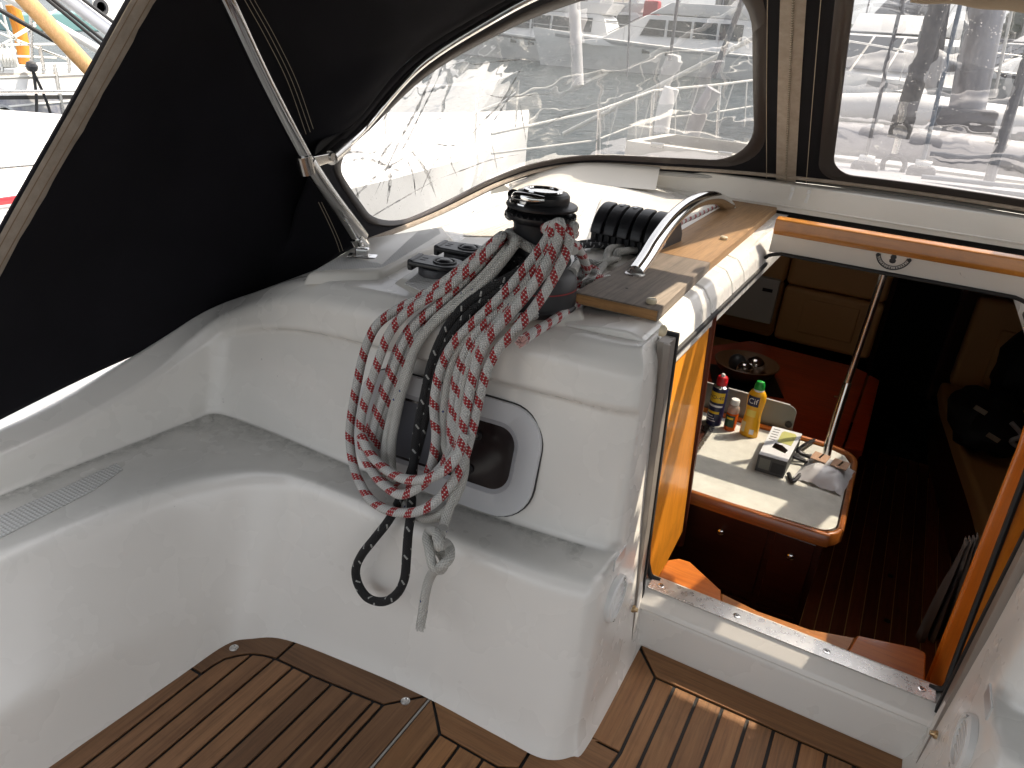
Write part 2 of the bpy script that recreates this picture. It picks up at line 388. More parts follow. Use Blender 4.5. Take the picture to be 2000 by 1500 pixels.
# ------------------------------------------------------------------ cockpit moulding (port, then starboard mirrored)
# stations along the footwell: base, flare, seat edge, seat back, recess top, brow bottom, brow top, rim, roof a, roof b, roof c
def RZ(x, y): return (x, y, zr(x, y))
ST = [
 [(-1.13, -.9, 0), (-1.17, -.9, .10), (-1.28, -.9, .35), (-1.42, -.9, .355), (-1.42, -.9, .385), (-1.425, -.9, .39), (-1.43, -.9, .40), (-1.50, -.9, .405), (-1.56, -.9, .38), (-1.75, -.9, .33), (-1.95, -.9, .3)],
 [(-1.09, -.1, 0), (-1.13, -.1, .095), (-1.245, -.1, .35), (-1.40, -.1, .352), (-1.405, -.1, .39), (-1.408, -.1, .395), (-1.412, -.1, .405), (-1.47, -.1, .415), (-1.54, -.1, .39), (-1.75, -.1, .34), (-1.95, -.1, .3)],
 [(-1.056, .42, 0), (-1.080, .42, .145), (-1.203, .489, .35), (-1.385, .55, .35), (-1.392, .58, .40), (-1.395, .59, .41), (-1.402, .60, .42), (-1.455, .62, .44), (-1.53, .62, .41), (-1.75, .6, .36), (-1.95, .6, .32)],
 [(-1.040, .66, 0), (-1.066, .675, .11), (-1.15, .765, .35), (-1.36, .87, .35), (-1.385, .90, .45), (-1.388, .90, .456), (-1.394, .905, .464), (-1.45, .92, .50), (-1.54, .93, .46), (-1.75, 1.0, .40), (-1.95, 1.1, .36)],
 [(-1.031, .777, 0), (-1.043, .797, .075), (-1.085, .885, .35), (-1.350, .985, .35), (-1.374, 1.03, .50), (-1.377, 1.05, .515), (-1.388, 1.06, .535), (-1.44, 1.12, .56), (-1.49, 1.3, .545), (-1.56, 2.1, .54), (-1.56, 2.9, .56)],
 [(-1.0, .82, 0), (-1.003, .829, .05), (-1.02, .935, .35), (-1.335, 1.054, .35), (-1.332, 1.108, .53), (-1.328, 1.108, .552), (-1.335, 1.125, .588), (-1.365, 1.19, .605), (-1.36, 1.40, .615), (-1.38, 2.1, .61), (-1.38, 2.9, .62)],
 [(-.935, .859, 0), (-.938, .871, .036), (-.95, .953, .35), (-1.19, 1.070, .35), (-1.17, 1.135, .58), (-1.15, 1.115, .598), (-1.15, 1.12, .66), (-1.15, 1.165, .695), RZ(-1.15, 1.45), RZ(-1.17, 2.1), RZ(-1.17, 2.9)],
 [(-.757, .884, 0), (-.758, .897, .034), (-.78, .956, .35), (-.906, 1.062, .35), (-.945, 1.138, .605), (-.94, 1.115, .618), (-.94, 1.12, .685), (-.95, 1.165, .718), RZ(-.95, 1.45), RZ(-.95, 2.1), RZ(-.95, 2.9)],
 [(-.598, .897, 0), (-.598, .910, .034), (-.569, .960, .35), (-.642, 1.073, .35), (-.62, 1.138, .61), (-.624, 1.115, .625), (-.6, 1.12, .70), (-.6, 1.16, .732), RZ(-.62, 1.45), RZ(-.62, 2.1), RZ(-.62, 2.9)],
 [(-.42, .897, 0), (-.42, .911, .034), (-.42, .970, .35), (-.45, 1.09, .35), (-.46, 1.133, .62), (-.465, 1.11, .634), (-.47, 1.12, .708), (-.47, 1.16, .738), RZ(-.49, 1.45), RZ(-.5, 2.1), RZ(-.5, 2.9)],
 [(-.33, .90, 0), (-.335, .913, .034), (-.345, .985, .35), (-.365, 1.10, .35), (-.375, 1.128, .625), (-.375, 1.112, .64), (-.375, 1.125, .71), (-.385, 1.16, .742), RZ(-.40, 1.45), RZ(-.41, 2.1), RZ(-.41, 2.9)],
 [(-.285, .933, 0), (-.293, .94, .038), (-.312, 1.0, .345), (-.326, 1.105, .355), (-.330, 1.133, .63), (-.329, 1.122, .645), (-.333, 1.137, .71), (-.352, 1.165, .745), RZ(-.375, 1.45), RZ(-.37, 2.1), RZ(-.37, 2.9)],
 [(-.268, .982, 0), (-.282, .99, .038), (-.298, 1.06, .32), (-.306, 1.14, .36), (-.320, 1.15, .63), (-.321, 1.15, .645), (-.328, 1.157, .71), (-.345, 1.17, .748), RZ(-.365, 1.45), RZ(-.365, 2.1), RZ(-.365, 2.9)],
 [(-.271, 1.30, 0), (-.283, 1.29, .038), (-.303, 1.26, .32), (-.306, 1.255, .36), (-.321, 1.25, .63), (-.322, 1.25, .645), (-.328, 1.25, .71), (-.345, 1.25, .745), RZ(-.36, 1.5), RZ(-.36, 2.1), RZ(-.36, 2.9)],
]
BEV = [0, .02, .034, .012, .008, .009, .018, .010, .06, .1, 0]
def rprof(p):
    p = [Vector(q) for q in p]; o = [p[0]]; nseg = 6
    for i in range(1, len(p) - 1):
        a, b, c = p[i - 1], p[i], p[i + 1]
        da, dc = (a - b), (c - b); r = min(BEV[i], da.length * .46, dc.length * .46)
        s = b + da.normalized() * r; e = b + dc.normalized() * r; l = o[-1]
        o += [l.lerp(s, f) for f in (.12, .5, .88)]
        for k in range(nseg + 1):
            t = k / nseg; o.append(s * (1 - t) ** 2 + b * 2 * t * (1 - t) + e * t * t)
    l = o[-1]; o += [l.lerp(p[-1], f) for f in (.12, .35, .7, 1)]; return o
def moulding(sgn):
    rows = []
    rails = list(zip(*ST)); n = (len(ST) - 1) * 6
    for k in range(n + 1):
        rows.append([Vector((v.x * sgn, v.y, v.z)) for v in rprof([crt(rl, k / n) for rl in rails])])
    g = G().grid(rows); g.wn = True
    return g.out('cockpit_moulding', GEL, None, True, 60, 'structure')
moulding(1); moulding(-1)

def patch(name, pts, mat, parent=None, th=.002, up=(0, 0, 1), bevel=0):
    return G().prism(pts, Vector(up) * th, bevel).out(name, mat, parent)

patch('nonskid_panel', [P(-60, 1032, z=.3505), P(0, 1008, z=.3505), P(120, 955, z=.3505), P(228, 905, z=.3505), P(240, 918, z=.3505), P(180, 960, z=.3505), P(0, 1052, z=.3505), P(-60, 1085, z=.3505)], NSK, None, .0015)['kind'] = 'structure'
# the dirt line where the seat meets the upright behind it
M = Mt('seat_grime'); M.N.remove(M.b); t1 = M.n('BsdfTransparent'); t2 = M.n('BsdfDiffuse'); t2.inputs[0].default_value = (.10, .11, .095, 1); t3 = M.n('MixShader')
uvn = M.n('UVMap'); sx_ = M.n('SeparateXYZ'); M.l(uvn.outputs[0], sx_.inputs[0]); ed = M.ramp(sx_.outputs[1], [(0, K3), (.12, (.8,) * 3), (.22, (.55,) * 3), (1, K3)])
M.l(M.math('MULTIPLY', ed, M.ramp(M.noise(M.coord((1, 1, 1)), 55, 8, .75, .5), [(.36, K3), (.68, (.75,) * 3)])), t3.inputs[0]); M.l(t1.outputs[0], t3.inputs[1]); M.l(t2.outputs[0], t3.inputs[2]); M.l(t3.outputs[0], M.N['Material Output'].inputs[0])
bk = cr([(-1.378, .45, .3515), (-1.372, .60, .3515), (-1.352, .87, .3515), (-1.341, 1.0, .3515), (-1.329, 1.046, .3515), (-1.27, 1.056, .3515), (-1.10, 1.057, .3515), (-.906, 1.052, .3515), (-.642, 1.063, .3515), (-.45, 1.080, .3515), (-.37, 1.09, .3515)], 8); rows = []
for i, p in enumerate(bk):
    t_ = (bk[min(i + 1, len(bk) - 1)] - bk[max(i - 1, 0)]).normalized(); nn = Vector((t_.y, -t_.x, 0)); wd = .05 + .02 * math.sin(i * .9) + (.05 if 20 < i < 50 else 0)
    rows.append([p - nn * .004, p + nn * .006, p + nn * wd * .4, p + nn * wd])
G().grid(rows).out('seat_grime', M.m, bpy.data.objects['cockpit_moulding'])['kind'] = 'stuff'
# raised pads and steps moulded into the coachroof
def pad(name, px, h, mat, inset=.018, cap=None):
    lo = [roofp(x, y, -.004) for x, y in px]; c = sum(lo, Vector()) / len(lo)
    hi = [p + (c - p).normalized() * inset + Vector((0, 0, h + .004)) for p in lo]
    n = len(lo); g = G(); b = bmesh.new()
    A = [b.verts.new(p) for p in lo]; B = [b.verts.new(p) for p in hi]
    b.faces.new(B); b.faces.new(A[::-1])
    for i in range(n): b.faces.new((A[i], A[(i + 1) % n], B[(i + 1) % n], B[i]))
    bmesh.ops.recalc_face_normals(b, faces=b.faces)
    bmesh.ops.bevel(b, geom=[e for e in b.edges if not all(v in A for v in e.verts)], offset=.008, segments=3, profile=.5, affect='EDGES', clamp_overlap=True)
    g.merge(b); o = g.out(name, mat, None, True, 50, 'structure')
    if cap:
        hp = [p + (c - p).normalized() * .022 + Vector((0, 0, .0005)) for p in hi]
        patch('nonskid_panel', hp, cap, o, .002)
    return o
pad('coachroof_pad', [(590, 556), (742, 550), (890, 477), (868, 455), (716, 478)], .018, GEL2, .016, NSK)
pad('coachroof_pad', [(766, 556), (862, 606), (1010, 640), (1150, 640), (1120, 520), (985, 470), (905, 470)], .012, GEL2, .022)
patch('nonskid_panel', [roofp(*p, .0125) for p in ((790, 555), (845, 580), (935, 598), (985, 560), (905, 492), (850, 510))], NSK, None, .002)['kind'] = 'structure'
# the wide cream nonskid of the side of the roof and the clutch plinth
q = [(905, 462), (985, 462), (1120, 445), (1150, 395), (1010, 385), (900, 430)]
patch('nonskid_panel', [roofp(*p, .003) for p in q], NSK2, None, .002)['kind'] = 'structure'
pad('coachroof_plinth', [(1130, 520), (1262, 545), (1290, 520), (1420, 398), (1245, 395), (1170, 395)], .012, GEL2, .01)

# breakwater moulding that the sprayhood stands on, and the hatch garage behind it
bwp = [roofp(985, 372) + Vector((0, .02, 0)), Vector((-1.19, 2.42, .77)), Vector((-1.05, 2.55, .79)), Vector((-.82, 2.62, .80))]
rows = []
for t in range(13):
    p = crt(bwp, t / 12); q = p.copy(); h = .010 + .05 * min(1, t / 7)
    i = Vector((0.25, -.97, 0)) if t > 6 else Vector((.75, -.66, 0))
    rows.append([p + i * .06 + Vector((0, 0, -.01)), p + i * .035 + Vector((0, 0, h * .25)), p + i * .012 + Vector((0, 0, h * .8)), p + Vector((0, 0, h)), p - i * .03 + Vector((0, 0, h * 1.03)), p - i * .16 + Vector((0, 0, h * 1.0)), p - i * .18 + Vector((0, 0, -.05))])
G().grid(rows).out('breakwater_moulding', GEL2, None, True, 60, 'structure')
GY = 2.675; gz0 = P(1600, 424, y=GY).z; gl_ = P(1241, 390, y=GY); gzl = P(1241, 352, y=GY).z
gar = thing('hatch_garage', (0, 2.6, .8), 'cream gelcoat housing across the coachroof that the sliding hatch runs into', 'hatch cover')
GX = -gl_.x
gzt = P(1600, 368, y=GY + .005).z
pr = [(GY, gz0), (GY + .003, gzt - .004), (GY + .008, gzt), (2.72, gzt + .002), (2.78, gzt), (2.80, .72), (2.76, .72), (2.72, gzt - .02), (GY + .045, gzt - .03), (GY + .02, gz0 + .002)]
g = G(); g.prism([(-GX, y, z) for y, z in pr], (2 * GX, 0, 0), .006, 3); g.out('housing', GEL2, gar, True, 40)
for s in (-1, 1): G().box((s * GX - .012, GY + .004, .73), (s * GX + .012, 2.74, gzt - .004), .006).out('end_wall', GEL2, gar)
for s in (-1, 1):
    G().box((s * .60 - .23, GY + .03, .70), (s * .60 + .23, GY + .26, gzt - .032), .004).out('cavity_shade', BLACK, gar)  # black blocks painting the dark hollow inside the garage
G().tube([P(1241, 352, y=GY - .004), P(1242, 392, y=GY - .004)], .003, 8).out('seam_pin', CHROME, gar)
G().tube([(-GX + .02, GY - .001, gz0 + .018), (GX - .02, GY - .001, gz0 + .018)], .003, 6).out('drip_groove', GEL2, gar)

# raised coamings each side of the hatchway with their inner liner
OX = .328
for s in (-1, 1):
    for k, (ya, yb) in enumerate(((1.195, 1.60), (1.605, 1.80), (1.805, 1.93), (1.935, 2.52))):
        dz = .004 * math.sin(k * 2.1)
        g = G(); g.prism([(s * x, ya, z + (.006 if k == 0 else 0) * 0) for x, z in ((.52, .68), (.52, .742), (.44, .752), (.385, .757 + dz * .3), (.356, .750), (.336, .722), (OX, .690), (OX, .655), (.40, .655))], (0, yb - ya, 0), .006, 3)
        o = g.out('hatchway_coaming', GEL, None, True, 40, 'structure')
    G().box((min(s * (OX - .006), s * (OX + .01)), 1.23, .682), (max(s * (OX - .006), s * (OX + .01)), 2.21, .694), .003).out('liner_gasket', RUBBER, None, True, 40, 'structure')

# ------------------------------------------------------------------ cockpit sole: teak planks with black caulking
G().box((-1.3, -1.2, -.06), (1.3, 1.4, -.006)).out('cockpit_sole', CAULK, None, False, kind='structure')
sole = bpy.data.objects['cockpit_sole']
def plank(pts, mat, z=0.0):
    c = Vector((sum(p[0] for p in pts) / len(pts), sum(p[1] for p in pts) / len(pts)))
    g = G().prism([(p[0], p[1], -.0055) for p in pts], (0, 0, .0055 + z + random.uniform(-.0004, .0004)), .0008, 1)
    return g.out('plank', mat, sole, True, 30)
def shrink(poly, d):
    """polygon pulled in by half a seam"""
    n = len(poly); A = sum(poly[i][0] * poly[(i + 1) % n][1] - poly[(i + 1) % n][0] * poly[i][1] for i in range(n)); sg = 1 if A > 0 else -1; o = []
    for i in range(n):
        a, b, c = Vector(poly[i - 1]), Vector(poly[i]), Vector(poly[(i + 1) % n])
        e1 = (b - a).normalized() if (b - a).length > 1e-6 else Vector((1, 0)); e2 = (c - b).normalized() if (c - b).length > 1e-6 else e1
        n1 = Vector((-e1.y, e1.x)) * sg; n2 = Vector((-e2.y, e2.x)) * sg; m = n1 + n2
        k = max(.5, 1 + n1.dot(n2)); o.append(tuple(b + m * (d / k)))
    return o
HS = .0034
def field(poly, xs, mat):
    for a, b in zip(xs, xs[1:]):
        p = clipx(clipx(poly, a, 1), b, -1)
        if len(p) > 2:
            q = [p[0]]
            for t in p[1:]:
                if (Vector(t) - Vector(q[-1])).length > .004: q.append(t)
            if len(q) > 2: plank(shrink(q, HS), mat)
def bnd(pts, mat, s=HS): plank(shrink(pts, s), mat)
arc = [(-1.01, .697), (-1.008, .726), (-1.002, .752), (-.988, .771), (-.967, .791), (-.943, .802), (-.915, .809)]
fieldL = [(-1.015, -.8)] + arc + [(-.819, .816), (-.655, .837), (-.655, -.8)]
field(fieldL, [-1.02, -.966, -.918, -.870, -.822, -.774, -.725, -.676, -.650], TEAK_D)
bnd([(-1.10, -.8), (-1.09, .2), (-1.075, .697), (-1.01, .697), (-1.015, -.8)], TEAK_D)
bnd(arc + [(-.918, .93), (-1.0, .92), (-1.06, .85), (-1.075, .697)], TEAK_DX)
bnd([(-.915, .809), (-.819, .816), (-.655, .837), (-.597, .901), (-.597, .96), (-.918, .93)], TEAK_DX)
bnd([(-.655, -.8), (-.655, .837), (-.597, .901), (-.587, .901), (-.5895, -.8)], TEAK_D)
G().box((-.5880, -.8, -.006), (-.5835, .93, -.001)).out('light_seam', Mt('grey_seam', (.30, .28, .25), .7).m, sole)
# second panel, by the companionway
bnd([(-.5835, -.8), (-.5835, .904), (-.522, .842), (-.522, -.8)], TEAK_Y)
bnd([(-.5835, .904), (-.5835, .95), (-.357, .96), (-.357, .859), (-.391, .84), (-.522, .842)], TEAK_X)
curveR = [(-.357, .859), (-.30, .865), (-.25, .895), (-.215, .94), (-.209, .992)]
bnd([(-.357, .859), (-.357, .96), (-.25, 1.0), (-.255, .992), (-.209, .992), (-.215, .94), (-.25, .895), (-.30, .865)], TEAK_X)
bnd([(-.28, .992), (-.285, 1.285), (-.272, 1.274), (-.213, 1.209), (-.209, .992)], TEAK_Y)
bnd([(-.272, 1.276), (-.213, 1.209), (.29, 1.215), (.35, 1.3), (-.272, 1.3)], TEAK_X)
fieldR = [(-.522, -.8), (-.522, .842), (-.391, .84)] + curveR + [(-.213, 1.209), (.29, 1.215), (.29, -.8)]
field(fieldR, [-.525, -.4765, -.4235, -.373, -.322, -.271, -.2185, -.1695, -.119, -.0665, -.0145, .037, .088, .138, .189, .24, .291], TEAK_Y)
bnd([(.29, 1.215), (.35, 1.3), (.35, -.8), (.29, -.8)], TEAK_Y)
for px in ((457, 1266), (792, 1370)):                      # countersunk screws in the left panel
    p = P(*px, z=.0); s = G().lathe([(.0095, -.001), (.0095, .0015), (.007, .0022), (.0055, .0006), (.0045, .0006), (.004, .0014), (.0015, .0014), (.001, .0004)], p, 20).out('screw', STEEL, sole)

# ------------------------------------------------------------------ companionway step, sill plate, tracks
G().box((-.30, 1.279, -.01), (.32, 1.36, .104), .017, 4).out('companionway_step', GEL, None, True, 50, 'structure')
stp = bpy.data.objects['companionway_step']
G().prism([(-.299, y, z) for y, z in ((1.352, .08), (1.352, .1455), (1.299, .1455), (1.273, .121), (1.268, .109), (1.276, .1045), (1.290, .104), (1.290, .08))], (.604, 0, 0), .003, 3).out('step_lip', GEL, stp)
G().box((-.35, 1.352, -.95), (.36, 1.37, .128), 0).out('cabin_bulkhead', MAHO, stp)
spl = G().box((-.287, 1.297, .1455), (.287, 1.343, .149), .0012, 2).out('sill_plate', STEEL); tag(spl, 'long stainless steel strip screwed along the companionway sill', 'sill plate')
for x in (-.262, -.094, .088, .262):
    s = G().lathe([(.0072, 0), (.0072, .0008), (.005, .0014), (.0012, .001), (.001, .0004)], (x, 1.318, .149), 18).out('screw', CHROME, spl)
    for r in (0, 90):
        G().box((-.0042, -.0007, 0), (.0042, .0007, .0004), 0, 2, Matrix.Translation((x, 1.318, .1503)) @ Matrix.Rotation(R(r + 30), 4, 'Z')).out('cross_slot', RUBBER, s)
def slab(rows_, th, mat, name, parent=None, bev=.0015):
    """a bar whose face runs through the given lower and upper corner pairs, th thick along x"""
    (a, b), (c, d) = rows_; return G().prism([a, b, d, c], (th, 0, 0), bev).out(name, mat, parent)
for s in (-1, 1):
    xb, xt = s * .287, s * .313; zb, zt = .012, (.745 if s < 0 else .74)
    yb0, yb1, yt0, yt1 = 1.238, 1.283, (1.215 if s < 0 else 1.26), (1.258 if s < 0 else 1.30)
    o = slab((((xb, yb0, zb), (xb, yb1, zb)), ((xt, yt0, zt), (xt, yt1, zt))), s * .022, TRACK, 'hatch_track'); tag(o, 'dull metal washboard track left of the companionway' if s < 0 else 'dull metal washboard track right of the companionway', 'track', 'washboard tracks')
    slab((((xb - s * .003, yb1 + .001, zb + .01), (xb - s * .003, yb1 + .011, zb + .01)), ((xt - s * .003, yt1 + .001, zt + .006), (xt - s * .003, yt1 + .011, zt + .006))), s * .026, RUBBER, 'rubber_seal', o)
    slab((((xb - s * .005, yb0 - .006, zb + .01), (xb - s * .005, yb0, zb + .01)), ((xt - s * .005, yt0 - .006, zt), (xt - s * .005, yt0, zt))), s * .014, TRACK, 'channel_lip', o)
# varnished lining of the opening, each side
def panel(name, pts, th, mat, label, cat, group=None):
    o = G().prism(pts, th, .004).out(name, mat); tag(o, label, cat, group); return o
pl = panel('wooden_jamb', [(-.333, 1.30, .69), (-.333, 1.63, .672), (-.308, 1.70, .05), (-.308, 1.40, .00), (-.308, 1.345, .13)], (-.03, 0, 0), VARN, 'sunlit orange varnished wood lining left of the companionway', 'wood panel', 'companionway linings')
G().tube([(-.334, 1.632, .69), (-.312, 1.705, .0)], .012, 10).out('edge_moulding', MAHO, pl)
pr_ = panel('wooden_jamb', [(.303, 1.475, .72), (.303, 1.60, .72), (.303, 1.555, .586), (.303, 1.50, .04), (.303, 1.345, .02), (.303, 1.338, .15), (.303, 1.445, .59)], (.03, 0, 0), VARN_BOUNCE, 'orange varnished wood lining right of the companionway', 'wood panel', 'companionway linings')
G().tube([(.304, 1.607, .72), (.304, 1.557, .586), (.304, 1.502, .02)], .006, 12).out('edge_moulding', VARN_BOUNCE, pr_)
def gasketloop(s):
    pts = [(s * .330, 1.275, .69), (s * .322, 1.295, .45), (s * .306, 1.325, .22), (s * .300, 1.335, .17), (s * .290, 1.335, .150), (s * .27, 1.337, .146)] if s < 0 else [(.306, 1.468, .70), (.304, 1.44, .585), (.302, 1.36, .22), (.300, 1.335, .165), (.290, 1.335, .150), (.275, 1.337, .146)]
    G().tube(cr(pts, 6), .006, 8).out('opening_gasket', RUBBER, None, kind='structure')
gasketloop(-1); gasketloop(1)
# top step inside the opening
st = thing('wooden_step', (0, 1.4, .12), 'varnished red wood top step just inside the companionway sill', 'step')
G().prism([(-.283, 1.353, .112), (-.283, 1.44, .112), (-.262, 1.462, .112), (-.235, 1.465, .112), (-.145, 1.405, .112), (-.13, 1.353, .112)], (0, 0, .020), .005, 3).out('end_block', RED_X, st)
G().prism([(.272, 1.353, .112), (.272, 1.455, .112), (.255, 1.462, .112), (.14, 1.43, .112), (.125, 1.353, .112)], (0, 0, .020), .005, 3).out('end_block', RED_X, st)
G().prism([(-.129, 1.353, .108), (-.144, 1.405, .108), (-.06, 1.392, .108), (.05, 1.398, .108), (.139, 1.428, .108), (.124, 1.353, .108)], (0, 0, .016), .003, 2).out('tread', VARN_X, st)

# sliding hatch with its wooden pull rail and emblem
ht = thing('sliding_hatch', (0, 2.35, .76), 'smoked sliding hatch with a white end, varnished pull rail and black emblem', 'hatch')
HY = 2.20; hz0 = P(1700, 528, y=HY).z; hz1 = P(1700, 472, y=HY).z; r0 = P(1508, 457, y=HY - .03); r1 = P(1512, 428, y=HY - .03)
g = G(); g.prism([(-OX + .002, y, z) for y, z in ((HY, hz0), (HY, r1.z - .01), (HY + .012, r1.z - .004), (HY + .03, r1.z - .004), (HY + .03, hz0))], (2 * OX - .004, 0, 0), .003, 2); g.out('end_bar', GEL2, ht)
for s in (-1, 1):
    g = G(); g.prism([(s * (OX - .002), HY + .002, hz0), (s * (OX - .002), HY + .002, hz0 + .02), (s * (OX - .045), HY + .002, hz0)], (0, .026, 0)); g.out('corner_fillet', GEL2, ht)
g = G(); g.prism([(-OX + .006, y, z) for y, z in ((HY - .028, r0.z), (HY - .034, r0.z + .012), (HY - .030, r1.z + .002), (HY - .02, r1.z + .006), (HY + .004, r1.z + .006), (HY + .008, r1.z), (HY + .008, r0.z))], (2 * OX + .04, 0, 0), .006, 3); g.out('pull_rail', VARN_X, ht)
M = Mt('smoked_acrylic'); M.N.remove(M.b); tr_ = M.n('BsdfTransparent'); tr_.inputs[0].default_value = (.92, .91, .90, 1); gs_ = M.n('BsdfGlossy'); gs_.inputs['Roughness'].default_value = .06; mx_ = M.n('MixShader'); mx_.inputs[0].default_value = .015
M.l(tr_.outputs[0], mx_.inputs[1]); M.l(gs_.outputs[0], mx_.inputs[2]); M.l(mx_.outputs[0], M.N['Material Output'].inputs[0]); SMOKE = M.m
LZ = gz0 - .006
G().poly([(-OX + .01, HY + .03, LZ), (OX - .01, HY + .03, LZ), (OX - .01, 2.78, LZ), (-OX + .01, 2.78, LZ)], [(0, 1, 2, 3)]).out('lid_pane', SMOKE, ht)
eg = [(-OX + .002, HY - .03, hz0 - .012), (-OX + .006, HY - .004, hz0 - .010), (-OX + .03, HY - .003, hz0 - .002), (-OX + .07, HY - .003, hz0), (0, HY - .003, hz0), (OX - .07, HY - .003, hz0), (OX - .03, HY - .003, hz0 - .002), (OX - .006, HY - .004, hz0 - .010), (OX - .002, HY - .03, hz0 - .012)]
G().tube(cr(eg, 6), .0055, 8).out('edge_seal', RUBBER, ht)
# the emblem: lower half of a ring with dashes round a small turned spindle
EM = Mt('emblem_black', (.02, .022, .024), .5).m; EY = HY - .0015
c = P(1747, 497, y=EY)
def arcpts(r, a0, a1, n=24): return [Vector((c.x + r * math.cos(R(a0 + (a1 - a0) * k / n)), EY, c.z + r * .95 * math.sin(R(a0 + (a1 - a0) * k / n)))) for k in range(n + 1)]
em = G().tube(arcpts(.043, 192, 348), .0016, 6); em.tube(arcpts(.034, 188, 352), .0010, 6)
o = em.out('emblem', EM, ht)
for k in range(17):
    a = R(198 + k * 9); p0 = Vector((c.x + .0365 * math.cos(a), EY, c.z + .0347 * math.sin(a))); p1 = Vector((c.x + .0405 * math.cos(a), EY, c.z + .0385 * math.sin(a)))
    G().tube([p0, p1], .0013 if k % 3 else .0007, 6).out('emblem_dash', EM, o)
for a in (193, 347): G().lathe([(.0052, 0), (.0052, .002), (.001, .002)], (c.x + .040 * math.cos(R(a)), EY + .001, c.z + .038 * math.sin(R(a))), 12, Matrix.Rotation(R(90), 4, 'X')).out('emblem_boss', EM, o)
G().lathe([(.002, .018), (.004, .012), (.003, .002), (.007, -.004), (.0085, -.009), (.006, -.012), (.009, -.016), (.008, -.022), (.003, -.025)], (c.x, EY + .002, c.z), 12, Matrix.Diagonal((1, .25, 1, 1))).out('emblem_spindle', EM, o)

# ------------------------------------------------------------------ cabin
CEIL = .66
g = G(); LINER = Mt('white_headliner', (.66, .62, .54), .8).m
g.box((-1.10, 1.28, CEIL), (-.336, 3.2, CEIL + .012)); g.box((-1.10, 3.9, CEIL), (-.336, 6.0, CEIL + .012)); g.box((-1.10, 3.2, CEIL), (-.86, 3.9, CEIL + .012)); g.box((.336, 1.28, CEIL), (1.10, 6.0, CEIL + .012)); g.box((-.335, 2.60, CEIL), (.335, 6.0, CEIL + .012))
g.out('cabin_headliner', LINER, None, False, kind='structure')
g = G(); g.box((-1.11, 1.26, -1.0), (-1.10, 6.0, .66)); g.box((1.10, 1.26, -1.0), (1.11, 6.0, .66)); g.box((-1.1, 5.9, -1.0), (1.1, 5.92, .66))
g.box((-1.1, 1.262, -1.0), (-.35, 1.275, .66)); g.box((.35, 1.262, -1.0), (1.1, 1.275, .66)); g.box((-.36, 1.371, -1.0), (.36, 1.38, .10))
g.box((-.372, 1.275, .02), (-.364, 1.66, .66)); g.box((.352, 1.275, .02), (.36, 1.70, .66));
g.box((-.36, 1.275, -1.0), (-.352, 1.375, .02)); g.box((.352, 1.275, -1.0), (.36, 1.375, .02))
g.out('cabin_wall', MAHO, None, False, kind='structure')
g = G(); g.box((-.60, 2.684, .66), (.60, 2.690, gzt - .02)); g.box((-.335, 2.60, .66), (.335, 2.684, .664)); g.out('hatch_pocket_shade', Mt('pocket_shade_black', (.004, .004, .004), .9).m, None, False, kind='structure')  # black sheets stand in for the darkness under the garage
# outer hull skin that keeps daylight out of the cabin
g = G(); g.box((-1.15, 1.3, -1.02), (-1.125, 6.1, .60)); g.box((1.125, 1.3, -1.02), (1.15, 6.1, .60)); g.box((-1.15, 1.3, -1.06), (1.15, 6.1, -1.02)); g.box((-1.15, 5.95, -1.02), (1.15, 6.1, .60)); g.out('hull_skin', GEL2, None, False, kind='structure')
csole = G().box((-1.1, 1.38, -1.0), (1.1, 5.9, -.957)).out('cabin_sole', Mt('pale_spline', (.80, .50, .2), .5).m, None, False, kind='structure')
SOLEW = wood('cabin_sole_wood', (.24, .060, .022), (.30, .085, .03), 1, .4, .2, .6)
pk = G().box((0, 2.72, -.957), (.054, 5.4, -.950), .0008, 1).out('plank', SOLEW, csole)
for k in range(16):
    x = .0 + .0585 * k
    if k == 0: pk.location.x = x + .027
    else: dup(pk, csole, (x + .027, pk.location.y, pk.location.z))
pk2 = G().box((0, 2.2, -.957), (.054, 2.71, -.950), .0008, 1).out('plank', SOLEW, csole)
for k in range(16):
    if k: dup(pk2, csole, (.0585 * k + .03, pk2.location.y, pk2.location.z))
for px in ((1739, 1125), (1733, 1213)):
    p = P(*px, z=-.949); G().lathe([(.013, 0), (.013, .002), (.002, .002)], p, 16).out('lift_ring', BLACK, csole)

# galley
CZ = .15
ga = thing('galley_counter', (-.3, 2.0, CZ - .4), 'galley counter with a pale worktop and varnished wooden edge', 'counter')
M = Mt('pale_worktop', (.60, .60, .54), .35); v = M.coord(); M.col(M.mix(M.ramp(M.noise(v, 18, 6, .7), [(.35, K3), (.7, W3)]), (.52, .52, .47), (.64, .64, .58))); TOPM = M.m
cor = [(.05 * math.sin(R(a)), 1.815 - .05 * math.cos(R(a))) for a in range(0, 91, 15)]
topp = [(-1.05, 1.73), (-.353, 1.743)] + cor + [(.046, 2.184), (.025, 2.230), (-.017, 2.247), (-1.05, 2.268), (-1.05, 2.184), (-.382, 2.184), (-.370, 2.171), (-.370, 1.949), (-.382, 1.936), (-1.05, 1.932)]
G().prism([(x, y, CZ - .018) for x, y in topp], (0, 0, .018), .0013).out('worktop', TOPM, ga)
